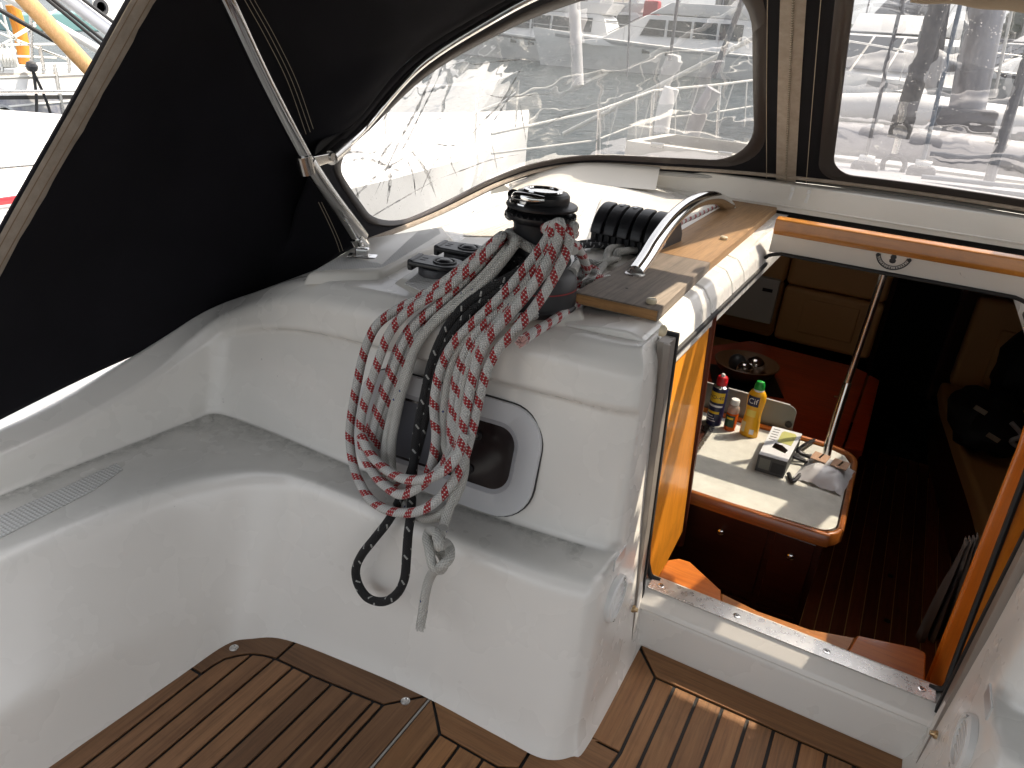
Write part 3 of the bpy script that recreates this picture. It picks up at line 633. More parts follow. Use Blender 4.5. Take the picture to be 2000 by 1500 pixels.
# wooden fiddle along the edge
path = [(-.60, 1.730), (-.353, 1.733), (-.168, 1.735)] + [(.010 + .05 * math.sin(R(a)), 1.804 - .063 * math.cos(R(a))) for a in range(10, 91, 16)] + [(.057, 2.016), (.055, 2.184), (.034, 2.239), (-.017, 2.258)]
rows = []
pp = cr([(x, y, CZ) for x, y in path], 5)
for i, p in enumerate(pp):
    t = (pp[min(i + 1, len(pp) - 1)] - pp[max(i - 1, 0)]).normalized(); nrm = Vector((t.y, -t.x, 0))
    rows.append([p + nrm * a + Vector((0, 0, b)) for a, b in ((-.006, -.025), (-.006, .006), (-.003, .009), (.005, .009), (.009, .005), (.009, -.028), (-.006, -.028))])
FID = wood('fiddle_wood', (.30, .085, .012), (.38, .12, .02), 0, .35, .4, .5)
G().grid(rows).out('fiddle_rail', FID, ga, True, 50)
G().tube([(-.85, 2.270, CZ + .005), (-.017, 2.258, CZ + .005)], .0085, 8).out('back_rail', RED_X, ga)
CUP = wood('dark_cupboard_wood', (.035, .009, .005), (.05, .014, .007), 0, .35, .2, .5)
cab = G().box((-1.05, 1.760, -.95), (.034, 2.235, CZ - .019), .004).out('cupboard', CUP, ga)
for (x0, x1, z0, z1) in ((-.336, -.10, -.11, .108), (-.336, -.10, -.38, -.136), (-.084, .017, -.11, .108), (-.084, .017, -.38, -.136)):
    d = G().box((x0, 1.751, z0), (x1, 1.759, z1), .003).out('drawer', CUP, ga)
    G().lathe([(.005, 0), (.005, .007), (.009, .010), (.009, .015), (.005, .018)], (x0 + (x1 - x0) * .5, 1.752, z1 - .05), 14, Matrix.Rotation(R(90), 4, 'X')).out('drawer_knob', CHROME, d)
sk = G()
sk.grid([[Vector((x, y, z)) for x, y in rrect(-.538, 2.058, w_, h_, .025, 4)] for w_, h_, z in ((.353, .252, CZ + .001), (.328, .229, CZ + .002), (.311, .214, CZ - .010), (.294, .197, CZ - .11), (.05, .03, CZ - .118))], True).out('sink', STEEL, ga, True, 50)
# acrylic splash guard with a finger hole
sg = G(); sp = [(-.68, CZ + .004), (-.144, CZ + .004)] + [(-.144 + .025 * math.cos(R(a)) - .025, CZ + .070 + .025 * math.sin(R(a))) for a in range(0, 91, 15)] + [(-.68, CZ + .099)]
sg.prism([(x, 2.273, z) for x, z in sp], (0, .007, 0), .0013); ACR = Mt('frosted_grey_acrylic', (.17, .18, .165), .35).m
sgo = sg.out('splash_guard', ACR); tag(sgo, 'grey frosted splash guard standing along the back of the galley counter', 'splash guard')
hp = P(1540, 829, y=2.271); G().lathe([(.011, 0), (.011, .0025), (.0085, .0025), (.0075, -.004)], hp, 20, Matrix.Rotation(R(90), 4, 'X')).out('finger_hole', RUBBER, sgo)
G().tube([(-.68, 2.276, CZ + .100), (-.168, 2.276, CZ + .0965)], .0025, 6).out('top_edge', WHITEP, sgo)

def textmesh(txt, size, fn, mat, name, parent, depth=.0):
    cu = bpy.data.curves.new('txt', 'FONT'); cu.body = txt; cu.size = size; cu.align_x = 'CENTER'; cu.align_y = 'CENTER'; cu.resolution_u = 3
    o = bpy.data.objects.new('txt', cu); COL.objects.link(o); dg = bpy.context.evaluated_depsgraph_get(); dg.update()
    me = bpy.data.meshes.new_from_object(o.evaluated_get(dg)); bpy.data.objects.remove(o)
    g = G(); b = bmesh.new(); b.from_mesh(me); bpy.data.meshes.remove(me)
    bmesh.ops.subdivide_edges(b, edges=[e for e in b.edges if e.calc_length() > size * .3], cuts=2)
    for v in b.verts: v.co = fn(v.co.x, v.co.y)
    g.merge(b); return g.out(name, mat, parent, False, recalc=False)
KS = .84                 # galley things scaled about the camera; counter coordinates above have it baked in
S3 = Matrix.Scale(KS, 4)
def onbottle(c, rx, ry, ang, z0, tilt=Matrix.Identity(3)):
    """wrap a flat label round an elliptic bottle; ang is the compass angle of its middle"""
    return lambda u, v: Vector(c) + KS * Vector(((rx + .0006) * math.cos(ang + u / max(rx, ry)), (ry + .0006) * math.sin(ang + u / max(rx, ry)), z0 + v))
def band(c, rx, ry, a0, a1, z0, z1, mat, name, parent, n=14, out=.0004):
    rows = [[Vector(c) + KS * Vector(((rx + out) * math.cos(a0 + (a1 - a0) * k / n), (ry + out) * math.sin(a0 + (a1 - a0) * k / n), z)) for k in range(n + 1)] for z in (z0, z1)]
    return G().grid(rows).out(name, mat, parent, True)
FACE = R(-100)          # towards the camera
cp = P(1393, 826, z=CZ); CANB = Mt('dark_blue_can', (.012, .016, .06), .3).m; YEL = Mt('yellow_print', (.75, .50, .015), .4).m; REDP = Mt('red_plastic', (.50, .012, .018), .35).m; WHT = Mt('white_print', (.7, .7, .72), .4).m
t = thing('spray_can', cp, 'dark blue lubricant spray can with a red cap', 'spray can')
G().lathe([(.027, 0), (.030, .003), (.030, .150), (.027, .158), (.020, .163), (.018, .166)], cp, 28, S3).out('can', CANB, t)
G().lathe([(.0195, .163), (.021, .170), (.0205, .190), (.017, .198), (.008, .2015)], cp, 24, S3).out('cap', REDP, t)
G().lathe([(.008, 0), (.0085, .008), (.006, .013), (.002, .0135)], cp + KS * Vector((0, -.004, .197)), 16, S3).out('nozzle', WHITEP, t)
G().lathe([(.0285, .155), (.0285, .158), (.021, .1635), (.0205, .162)], cp, 24, S3).out('shoulder_ring', CHROME, t)
lb = band(cp, .030, .030, FACE - 1.15, FACE + 1.15, .098, .140, YEL, 'label_shield', t)
textmesh('WD-40', .021, onbottle(cp, .0305, .0305, FACE, .119), CANB, 'lettering', lb)
band(cp, .030, .030, FACE - 1.1, FACE + 1.1, .080, .088, WHT, 'label_band', t); band(cp, .030, .030, FACE - .8, FACE + .8, .052, .062, YEL, 'label_band', t)
for k in range(3): band(cp, .030, .030, FACE - .7, FACE + .5 - .2 * k, .020 + .010 * k, .0235 + .010 * k, WHT, 'label_line', t)
cp = P(1424, 838, z=CZ); ORG = Mt('orange_liquid', (.75, .13, .012), .12, Transmission_Weight=.35).m; CLR = Mt('clear_bottle', (.62, .58, .5), .15, Transmission_Weight=.6).m
t = thing('small_bottle', cp, 'small clear bottle of orange liquid with a white cap', 'bottle')
G().lathe([(.020, 0), (.0225, .003), (.0225, .072), (.021, .076)], cp, 24, S3).out('liquid', ORG, t)
G().lathe([(.0226, .074), (.0226, .090), (.019, .100), (.0145, .104), (.0145, .108)], cp, 24, S3).out('shoulder', CLR, t)
G().lathe([(.0165, .106), (.0168, .124), (.015, .127), (.002, .127)], cp, 20, S3).out('cap', WHITEP, t)
band(cp, .0228, .0228, FACE - .9, FACE + .9, .018, .066, Mt('green_print', (.02, .06, .03), .5).m, 'label', t)
band(cp, .0232, .0232, FACE - .5, FACE + .6, .050, .058, YEL, 'label_line', t)
cp = P(1461, 850, z=CZ); CIFY = Mt('yellow_bottle', (.85, .42, .012), .3).m; GRN = Mt('green_plastic', (.012, .30, .04), .35).m
t = thing('cleaner_bottle', cp, 'yellow cream cleaner bottle with a green cap', 'bottle')
E = Matrix.Diagonal((1, .62, 1, 1))
G().lathe([(.030, 0), (.034, .004), (.0335, .04), (.030, .08), (.029, .10), (.032, .13), (.034, .155), (.032, .172), (.024, .186), (.017, .191)], cp, 30, S3 @ E).out('body', CIFY, t)
G().lathe([(.0175, .189), (.019, .193), (.0185, .212), (.014, .223), (.004, .226)], cp, 24, S3 @ Matrix.Diagonal((1, .8, 1, 1))).out('cap', GRN, t)
G().lathe([(.0195, .185), (.0195, .192), (.017, .194)], cp, 24, S3 @ Matrix.Diagonal((1, .8, 1, 1))).out('neck_ring', WHITEP, t)
lb = band(cp, .0336, .0212, FACE - .75, FACE + .6, .128, .168, CANB, 'label_badge', t, out=.0006)
textmesh('Cif', .030, onbottle(cp, .0345, .0222, FACE - .06, .148), WHT, 'lettering', lb)
band(cp, .031, .0195, FACE - .6, FACE + .55, .085, .112, Mt('pale_yellow_print', (.85, .62, .10), .4).m, 'label_picture', t, out=.0004)
band(cp, .0335, .021, FACE - 1.3, FACE - .3, .018, .060, Mt('cream_print', (.75, .62, .35), .4).m, 'label_text_block', t)
band(cp, .0335, .021, FACE + .25, FACE + .75, .015, .035, WHT, 'label_price_block', t)
# carton
CH = .056; tc = [P(1482, 886, z=CZ + CH), P(1538, 902, z=CZ + CH), P(1567, 847, z=CZ + CH), P(1509, 832, z=CZ + CH)]
GREYC = Mt('dark_carton_side', (.055, .06, .06), .5).m; LID = Mt('pale_carton_lid', (.60, .62, .64), .45).m
t = thing('carton', sum(tc, Vector()) / 4 - Vector((0, 0, CH)), 'small dark carton with a pale printed lid lying on the worktop', 'box')
def tq(a, b, h=0): return tc[0].lerp(tc[1], a).lerp(tc[3].lerp(tc[2], a), b) + Vector((0, 0, h))
G().prism([p - Vector((0, 0, CH)) for p in tc], (0, 0, CH - .002), .001, 1).out('carton_body', GREYC, t)
lid = G().prism([p - Vector((0, 0, .002)) for p in tc], (0, 0, .002), .0008, 1).out('carton_lid', LID, t)
G().prism([tq(a, b) for a, b in ((.38, .52), (.86, .50), (.88, .86), (.80, .92), (.44, .92), (.38, .86))], (0, 0, .0006)).out('printed_window', Mt('olive_print', (.40, .40, .13), .5).m, lid)
G().prism([tq(a, b) for a, b in ((.30, .30), (.80, .22), (.84, .34), (.60, .44), (.34, .46))], (0, 0, .0008)).out('printed_knife', CHROME, lid)
for k in range(5): G().prism([tq(a, b) for a, b in ((.08, .92 - .09 * k), (.30, .92 - .09 * k), (.30, .90 - .09 * k), (.08, .90 - .09 * k))], (0, 0, .0004)).out('printed_line', GREYC, lid)
fn = (tc[1] - tc[0]).cross(Vector((0, 0, 1))).normalized()
for (a0, a1, h0_, h1_, m_) in ((.08, .46, .012, .046, Mt('grey_green_print', (.16, .17, .15), .5).m), (.52, .95, .010, .042, BLACK)):
    b0, b1 = tc[0].lerp(tc[1], a0), tc[0].lerp(tc[1], a1); G().prism([b0 + Vector((0, 0, h0_ - CH)) + fn * .0002, b1 + Vector((0, 0, h0_ - CH)) + fn * .0002, b1 + Vector((0, 0, h1_ - CH)) + fn * .0002, b0 + Vector((0, 0, h1_ - CH)) + fn * .0002], fn * .0006).out('printed_panel', m_, t)
# clear bag of fittings
bb = P(1611, 930, z=CZ); Mx = Matrix.Translation(bb) @ Matrix.Rotation(R(-8), 4, 'Z') @ Matrix.Scale(KS * 1.2, 4)
t = thing('plastic_bag', bb, 'clear plastic bag of parts beside the carton on the worktop', 'bag')
BAGM = Mt('cloudy_plastic', (.68, .68, .70), .18, Transmission_Weight=.25).m
rows = [[Mx @ Vector((x, y, .004 + .038 * (1 - (abs(x) / .068) ** 3) * (1 - (abs(y) / .085) ** 3) + .004 * fbm(x * 60, y * 60, 2))) for x in np.linspace(-.066, .066, 15)] for y in np.linspace(-.083, .083, 17)]
G().grid(rows).out('bag_film', BAGM, t)
for s in (-1, 1): G().box((s * .028 - .022, -.012, .044), (s * .028 + .022, .040, .047), .001, 1, Mx).out('label_window', Mt('brown_card', (.36, .22, .14), .5).m, t)
for s in (-1, 1): G().box((s * .028 - .003, .0, .0472), (s * .028 + .002, .034, .0478), 0, 1, Mx @ Matrix.Rotation(R(-6), 4, 'Z')).out('part', CHROME, t)
cb = G(); p0 = P(1540, 925, z=CZ + .008); p1 = P(1590, 860, z=CZ + .008)
cb.tube(cr([p0, p0 + Vector((.02, -.035, .0)), P(1575, 905, z=CZ + .012), P(1550, 890, z=CZ + .02), P(1570, 870, z=CZ + .02), p1, P(1560, 880, z=CZ + .03), P(1590, 900, z=CZ + .01), P(1572, 935, z=CZ + .006)], 8), .006, 8)
tag(cb.out('cable', BLACK), 'black cable coiled between the carton and the plastic bag', 'cable')
# pole
pb_ = P(1614, 893, z=CZ); po = thing('grab_pole', pb_, 'slim steel pole rising from the galley counter to the cabin ceiling', 'pole')
pm_ = P(1655, 748, y=pb_.y + .05); pt_ = P(1718, 560, y=pb_.y + .05)
G().tube(cr([pb_, pb_ + (pm_ - pb_) * .25 + Vector((-.004, 0, 0)), pm_], 6), .0125, 14).out('lower_tube', TUBE, po)
G().tube([pm_, pt_, pt_ + (pt_ - pm_) * .12], .0105, 14).out('upper_tube', TUBE, po)
# saloon table and what is on it
tb = thing('saloon_table', (-.35, 3.7, -.3), 'red mahogany saloon table with a folding leaf', 'table')
TZ = -.25
G().prism([(-.80, 3.20, TZ - .03), (.015, 3.16, TZ - .03), (.035, 4.18, TZ - .03), (-.05, 4.24, TZ - .03), (-.62, 4.26, TZ - .03), (-.80, 4.0, TZ - .03)], (0, 0, .03), .006, 3).out('tabletop', TABLE, tb)
G().prism([(.024, 3.16, TZ - .03), (.098, 3.18, TZ - .03), (.098, 4.12, TZ - .03), (.044, 4.17, TZ - .03)], (0, 0, .028), .005, 2).out('leaf', TABLE, tb)
G().box((-.40, 3.3, -.95), (-.30, 4.0, TZ - .031), .01).out('pedestal', TABLE, tb)
G().box((.03, 3.19, TZ - .16), (.09, 3.21, TZ - .031), .004).out('leaf_bracket', TABLE, tb)
G().lathe([(.012, 0), (.012, .003), (.002, .003)], P(1633, 776, z=TZ + .001), 16).out('catch', CHROME, tb)
bc = P(1452, 738, z=TZ); WOODB = Mt('brown_wooden_bowl', (.22, .11, .05), .45).m
t = thing('fruit_bowl', bc, 'round brown wooden bowl on the saloon table', 'bowl')
G().lathe([(.06, 0), (.10, .01), (.145, .05), (.165, .085), (.160, .088), (.14, .055), (.09, .022), (.01, .018)], bc, 36).out('bowl', WOODB, t)
for i, (dx, dy, r) in enumerate(((-.05, .02, .045), (.04, .03, .05), (0, -.04, .04))):
    o = G().lathe([(r * math.sin(R(a)) + .0005, -r * math.cos(R(a))) for a in range(0, 181, 20)], bc + Vector((dx, dy, .04 + r * .6)), 18).out('shiny_packet', (CHROME if i else GREYP)); tag(o, ('dark round packet', 'shiny foil packet at the right', 'shiny foil packet at the front')[i] + ' in the wooden bowl', 'packet')
mt_ = G().box((-.17, -.2, 0), (.17, .13, .004), .003, 1, Matrix.Translation(bc) @ Matrix.Rotation(R(20), 4, 'Z') @ Matrix.Translation((0, 0, -.0045 + .0048))).out('table_mat', BLACK); tag(mt_, 'dark mat lying under the wooden bowl', 'mat')
for o in list(t.children): o.location.z += .005
LEATH = Mt('brown_leather_cushion', (.48, .25, .09), .55).m
se = thing('port_settee', (-.5, 4.6, -.6), 'brown upholstered settee behind the saloon table', 'settee')
for (x0, x1, z0, z1) in ((-1.08, -.56, .02, .26), (-.55, .02, .02, .26), (-1.08, -.56, -.34, .01), (-.55, .02, -.34, .01)):
    G().box((x0, 4.66, z0), (x1, 4.80, z1), .03, 4).out('back_cushion', LEATH, se)
G().box((-.42, 4.652, -.26), (-.10, 4.672, -.04), .012, 3).out('cushion_inset', LEATH, se)
G().box((-1.08, 4.30, -.62), (.05, 4.70, -.42), .03, 3).out('seat_cushion', LEATH, se)
G().box((-1.08, 4.34, -.95), (.03, 4.80, -.62)).out('seat_base', MAHO, se)
pn = thing('white_locker_panel', (-.72, 4.5, .0), 'pale locker panel with a black slot beside the settee', 'panel')
G().box((-1.0, 4.55, -.22), (-.57, 4.60, .06), .006).out('front', Mt('pale_panel', (.45, .43, .38), .5).m, pn); G().box((-.66, 4.544, -.02), (-.60, 4.551, .0)).out('slot', BLACK, pn)
g = G(); bp_ = P(1515, 700, y=4.45)
g.lathe([(.10 * math.sin(R(a)) + .001, -.075 * math.cos(R(a))) for a in range(0, 181, 15)], bp_ + Vector((0, 0, -.02)), 18); tag(g.out('black_hat', BLACK), 'black rounded hat on the settee behind the table', 'hat')
ss = thing('starboard_settee', (.9, 4.3, -.7), 'brown settee along the starboard side of the cabin', 'settee')
SZ = -.5
G().prism([(.66, 3.1, SZ - .12), (.62, 3.6, SZ - .12), (.48, 4.75, SZ - .12), (.46, 5.1, SZ - .12), (1.08, 5.1, SZ - .12), (1.08, 3.1, SZ - .12)], (0, 0, .12), .03, 3).out('seat_cushion', LEATH, ss)
G().prism([(.70, 3.12, -.95), (.66, 3.6, -.95), (.52, 4.75, -.95), (.5, 5.1, -.95), (1.08, 5.1, -.95), (1.08, 3.12, -.95)], (0, 0, .33)).out('seat_base', MAHO, ss)
G().box((.50, 5.02, SZ), (1.08, 5.16, .08), .035, 4).out('back_cushion', LEATH, ss); G().box((.66, 4.995, SZ + .06), (1.0, 5.03, -.08), .015, 3).out('cushion_inset', LEATH, ss)
G().box((1.0, 3.1, SZ), (1.095, 5.0, .1), .03, 3).out('back_cushion', LEATH, ss)
dk = Mt('black_nylon', (.006, .006, .008), .7).m
def lump(c, r, s, seed):
    g = G(); rows = []
    for a in range(0, 181, 12):
        rows.append([Vector(c) + Vector((r[0] * math.sin(R(a)) * math.cos(b), r[1] * math.sin(R(a)) * math.sin(b), -r[2] * math.cos(R(a)))) * (1 + s * fbm(3 * math.cos(b) + seed, a / 30, seed)) for b in np.linspace(0, 2 * math.pi, 22)[:-1]])
    return g.grid(rows, True)
bgc = P(1905, 850, z=SZ + .02); t = thing('black_duffel_bag', bgc, 'black duffel bag lying on the starboard settee', 'bag')
lump(bgc + Vector((.02, 0, .10)), (.20, .34, .13), .10, 1).out('bag_body', dk, t)
for px in ((1915, 801), (1940, 855)): G().box((-.03, -.003, -.012), (.03, .003, .012), 0, 1, Matrix.Translation(P(*px, y=bgc.y - .33)) @ Matrix.Rotation(R(20), 4, 'Y')).out('bag_tag', Mt('pale_tag', (.4, .34, .26), .6).m, t)
bgd = P(1985, 790, z=SZ + .05); t2 = lump(bgd + Vector((.06, .1, .2)), (.22, .25, .22), .16, 4).out('black_jacket', dk); tag(t2, 'black jacket heaped behind the duffel bag on the settee', 'jacket')
g = G(); pts = [P(1975, 825, y=bgc.y - .30), P(1995, 850, y=bgc.y - .31), P(1975, 862, y=bgc.y - .31), P(2000, 880, y=bgc.y - .3)]
g.tube(cr(pts, 6), .012, 8); tag(g.out('pale_strap', Mt('white_strap', (.4, .4, .42), .6).m), 'pale strap lying on the black duffel bag', 'strap')
# the doorway to the forward cabin
dw = thing('forward_doorway', (.16, 5.6, -.2), 'dark doorway to the forward cabin behind the table', 'doorway')
G().box((.06, 5.86, -.95), (.46, 5.895, .62)).out('door_shade_panel', Mt('doorway_shade_black', (.01, .008, .007), .9).m, dw)  # black panel painted in place of the unlit space beyond
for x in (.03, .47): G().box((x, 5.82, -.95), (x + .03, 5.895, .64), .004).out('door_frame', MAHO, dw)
mp = G().box((.55, 5.17, .10), (1.08, 5.20, .64)).out('wood_panel', MAHO); tag(mp, 'mahogany panel above the starboard settee', 'panel')
# grey towel hung at the right of the opening
rows = []
for i in range(15):
    t_ = i / 14; a = P(1885 - 95 * t_, 1055 + 195 * t_, y=1.95); b = P(1912 - 40 * t_, 1045 + 205 * t_, y=1.95)
    rows.append([a + (b - a) * (k / 12) + Vector((0, .018 * math.sin(k * 1.9 + t_ * 2) + .12 * t_ * 0, 0)) for k in range(13)])
tw = G().grid(rows).out('hanging_towel', Mt('grey_brown_towel', (.17, .14, .12), .95).m); tag(tw, 'grey brown towel hanging inside the companionway at the right', 'towel')
sm_ = tw.modifiers.new('thickness', 'SOLIDIFY'); sm_.thickness = .004

# ------------------------------------------------------------------ sprayhood
dod = thing('sprayhood', (0, 1.6, .9), 'dark navy canvas sprayhood with clear windows and steel bows', 'sprayhood')
_B = [(-1.2, 1.42, .715), (-1.235, 1.82, .728), (-1.262, 2.25, .768), (-1.20, 2.45, .805), (-1.06, 2.59, .832), (-.80, 2.66, .846), (-.46, 2.72, .862), (0, 2.75, .868)]
_T = [(-1.22, 1.30, .945), (-1.275, 1.5, 1.005), (-1.225, 1.66, 1.155), (-1.08, 1.77, 1.28), (-.93, 1.82, 1.365), (-.72, 1.84, 1.44), (-.42, 1.85, 1.49), (0, 1.86, 1.51)]
def mir(L): return L + [(-x, y, z) for x, y, z in L[-2::-1]]
BOT, TOP = mir(_B), mir(_T)
def SF(s, v, off=0.0):
    """front panel: s 0..14 across, v 0..1 up; off pushes it towards the cockpit"""
    b, t = crt(BOT, s / 14), crt(TOP, s / 14); p = b.lerp(t, v)
    k = math.sin(math.pi * min(max(v, 0), 1)); c = Vector((0, 1.2, .8))
    out_ = Vector((p.x, (p.y - 1.3) * 1.2, .5 * (p.z - .6))).normalized()
    return p + out_ * (.025 * k - off) + out_ * .0025 * math.sin(s * 5 + v * 9) * k
def window_cell(s0, s1, w0, w1, v0, v1, rs, rv, visible=True):
    n = 9; loop = []
    W_, H_ = (w1 - w0), (v1 - v0); cx, cy = (w0 + w1) / 2, (v0 + v1) / 2
    per = []
    def edge(a, b, m): return [(a[0] + (b[0] - a[0]) * k / m, a[1] + (b[1] - a[1]) * k / m) for k in range(m)]
    cs = [((w1 - rs), (v1 - rv), 0), ((w0 + rs), (v1 - rv), 90), ((w0 + rs), (v0 + rv), 180), ((w1 - rs), (v0 + rv), 270)]
    for i, (x, y, a0) in enumerate(cs):
        arc_ = [(x + rs * math.cos(R(a0 + 90 * k / n)), y + rv * math.sin(R(a0 + 90 * k / n))) for k in range(n + 1)]
        per += arc_
        nx = cs[(i + 1) % 4]; nxt = (nx[0] + rs * math.cos(R(nx[2])), nx[1] + rv * math.sin(R(nx[2])))
        per += edge(arc_[-1], nxt, 26 if i % 2 == 0 else 10)[1:]
    rows = []
    for q in (0, .35, .7, 1):
        row = []
        for (s, v) in per:
            a, b = (s - cx) / (W_ / 2), (v - cy) / (H_ / 2); m = max(abs(a), abs(b)); a2, b2 = a / m, b / m
            os_ = (s1 if a2 > 0 else s0); so_ = cx + a2 * ((s1 - cx) if a2 > 0 else (cx - s0)); vo_ = cy + b2 * ((1 - cy) if b2 > 0 else cy)
            row.append(SF(s + (so_ - s) * q, v + (vo_ - v) * q))
        rows.append(row)
    fr = G().grid(rows, True).out('front_canvas', CANVAS, dod, True, 60)
    rings = []
    for q in (1, .97, .85, .7, .5, .3, .12):
        rings.append([SF(cx + (s - cx) * q, cy + (v - cy) * q) for s, v in per])
    g = G().grid(rings, True); g.poly(rings[-1], [list(range(len(per)))])
    pane = g.out('window_pane', VINYL, dod, True, 60)
    lp = [SF(s, v, .004) for s, v in per]; lp.append(lp[0])
    rw = []
    for (s, v) in per + [per[0]]:
        dx, dy = (s - cx) / W_, (v - cy) / H_
        rw.append([SF(s + k * .055 * (1 if s > cx else -1) * min(1, abs(dx) * 4), v + k * .022 * (1 if v > cy else -1) * min(1, abs(dy) * 4), o_) for k, o_ in ((-.75, .002), (-.6, .007), (.6, .007), (1, .002))])
    G().grid(rw).out('window_binding', BINDING, pane, True, 60)
    return per
ZL, ZR = 6.14, 7.90
perL = window_cell(0.0, ZL, .30, 5.93, .075, .895, .42, .20)
perC = window_cell(ZL, ZR, 6.42, 7.80, .06, .975, .14, .085)
perR = window_cell(ZR, 14, 7.98, 13.7, .075, .985, .10, .05)
# long creases in the port window, their reflections painted as grey ribbons
SFG = [(s_, v_, SF(s_, v_, .003)) for s_ in np.linspace(.3, 6, 150) for v_ in np.linspace(.05, .92, 60)]
def pixel(p): c_ = CM.T @ (np.array(p) - CAM); return (1000 + FPX * c_[0] / c_[2], 750 + FPX * c_[1] / c_[2])
SFP = np.array([pixel(p) for _, _, p in SFG])
def onSF(px, py):
    d_ = (SFP[:, 0] - px) ** 2 + (SFP[:, 1] - py) ** 2; i_ = np.argsort(d_)[:4]; w_ = 1 / (d_[i_] + 1)
    return Vector(CAM + ray(px, py) * (sum(w_[k] * (SFG[i_[k]][2] - Vector(CAM)).length for k in range(4)) / w_.sum() - .002))
M = Mt('crease_reflection'); M.N.remove(M.b); t1 = M.n('BsdfTransparent'); t2 = M.n('BsdfDiffuse'); t2.inputs[0].default_value = (.13, .13, .13, 1); t4 = M.n('BsdfGlossy'); t4.inputs['Roughness'].default_value = .25; t5 = M.n('MixShader'); t5.inputs[0].default_value = .06; M.l(t2.outputs[0], t5.inputs[1]); M.l(t4.outputs[0], t5.inputs[2])
t3 = M.n('MixShader'); M.l(M.ramp(M.noise(M.coord((1, 1, 1)), 40, 5, .7), [(.38, (.22,) * 3), (.60, (.88,) * 3)]), t3.inputs[0]); M.l(t1.outputs[0], t3.inputs[1]); M.l(t5.outputs[0], t3.inputs[2]); M.l(t3.outputs[0], M.N['Material Output'].inputs[0]); CREASE = M.m
port_pane = [o for o in dod.children if o.name.startswith('window_pane')][0]
for L_, w_ in (([(868, 95), (842, 150), (816, 210), (780, 276), (732, 381)], .0045), ([(880, 90), (852, 160), (822, 220), (790, 285), (760, 330), (744, 372)], .003), ([(812, 135), (786, 175), (760, 215), (736, 258)], .003), ([(1026, 120), (1003, 160), (975, 205), (940, 240), (912, 276)], .004), ([(1018, 150), (985, 205), (955, 250)], .003),
               ([(675, 402), (706, 372), (742, 338), (800, 300), (842, 262)], .0045), ([(795, 285), (822, 318), (838, 348), (852, 386)], .006), ([(786, 292), (806, 340), (812, 384)], .0035), ([(756, 312), (762, 350), (756, 398)], .006), ([(735, 330), (748, 300), (772, 270)], .004),
               ([(888, 282), (880, 312), (893, 345)], .003), ([(812, 284), (850, 281), (885, 284), (930, 262)], .003), ([(960, 276), (966, 306), (972, 336)], .003), ([(660, 308), (690, 296), (720, 300), (750, 290)], .0035), ([(668, 318), (715, 310), (760, 326), (800, 342)], .005), ([(860, 348), (910, 330), (960, 312), (1020, 300)], .003),
               ([(870, 130), (905, 122), (930, 126), (960, 121), (1000, 118), (1026, 116), (1060, 124)], .003), ([(950, 183), (975, 190), (1010, 188), (1090, 182)], .003), ([(1015, 200), (1022, 240), (1030, 290)], .003), ([(700, 440), (745, 412), (800, 380), (850, 352)], .0025), ([(690, 350), (700, 390), (694, 430)], .0035), ([(820, 380), (842, 330), (866, 296)], .0025), ([(1060, 250), (1100, 226), (1160, 205)], .003)):
    pts = cr([onSF(*q_) for q_ in L_], 8); rw_ = []
    for i_, p_ in enumerate(pts):
        tg = (pts[min(i_ + 1, len(pts) - 1)] - pts[max(i_ - 1, 0)]).normalized(); vw = (Vector(CAM) - p_).normalized(); nn = tg.cross(vw).normalized(); ww = w_ * math.sin(math.pi * (i_ + .6) / (len(pts) + .2)) * (.75 + .25 * math.sin(i_ * 2.1))
        rw_.append([p_ - nn * ww, p_ + vw * .0015, p_ + nn * ww])
    G().grid(rw_).out('crease', CREASE, port_pane, True, 80)
# zip between the panels
tape = []
for k in range(41):
    v = -.02 + 1.02 * k / 40
    tape.append([SF(ZL + d, v, o_) for d, o_ in ((-.075, .006), (-.03, .009), (-.01, .012), (.01, .012), (.03, .009), (.075, .006))])
zt = G().grid(tape).out('zip_tape', WEB, dod, True, 60)
M = Mt('zip_teeth', (.42, .35, .27), .5); uvn = M.n('UVMap'); sxx = M.n('SeparateXYZ'); M.l(uvn.outputs[0], sxx.inputs[0]); h = M.math('SINE', M.math('MULTIPLY', sxx.outputs[0], 700)); M.bump(h, .002, 1); M.col(M.mix(M.ramp(h, [(.3, K3), (.6, W3)]), (.22, .18, .13), (.46, .39, .30)))
G().tube([SF(ZL, v, .013) for v in np.linspace(-.01, 1, 30)], .0035, 6, uv=True).out('zip_teeth', M.m, zt)
for d in (-.16, .16):
    G().tube([SF(ZL + d * .95, v, .004) for v in np.linspace(.0, 1, 24)], .0011, 4).out('stitching', THREAD, dod)
for px in ((1546, 378), (1578, 384)):
    p = P(*px, y=2.66); g = G(); g.box((-.006, -.003, -.004), (.006, .003, .010), .002, 2, Matrix.Translation(p + Vector((0, 0, .012)))); g.box((-.005, -.0015, -.022), (.005, .0015, .006), .0012, 2, Matrix.Translation(p) @ Matrix.Rotation(R(8), 4, 'Y')); g.out('zip_pull', WHITEP, dod)
# tan hem and the awning rail it slides in
hem = [SF(s, .028, .004) for s in np.linspace(.05, 13.95, 110)]
G().tube(hem, .0075, 8).out('tan_hem', WEB, dod)
rail = [SF(s, -.005, .012) + Vector((0, 0, -.004)) for s in np.linspace(2.2, 11.8, 80)]
G().tube(rail, .0075, 8).out('foot_rail', Mt('grey_rail', (.42, .41, .39), .4).m, dod)
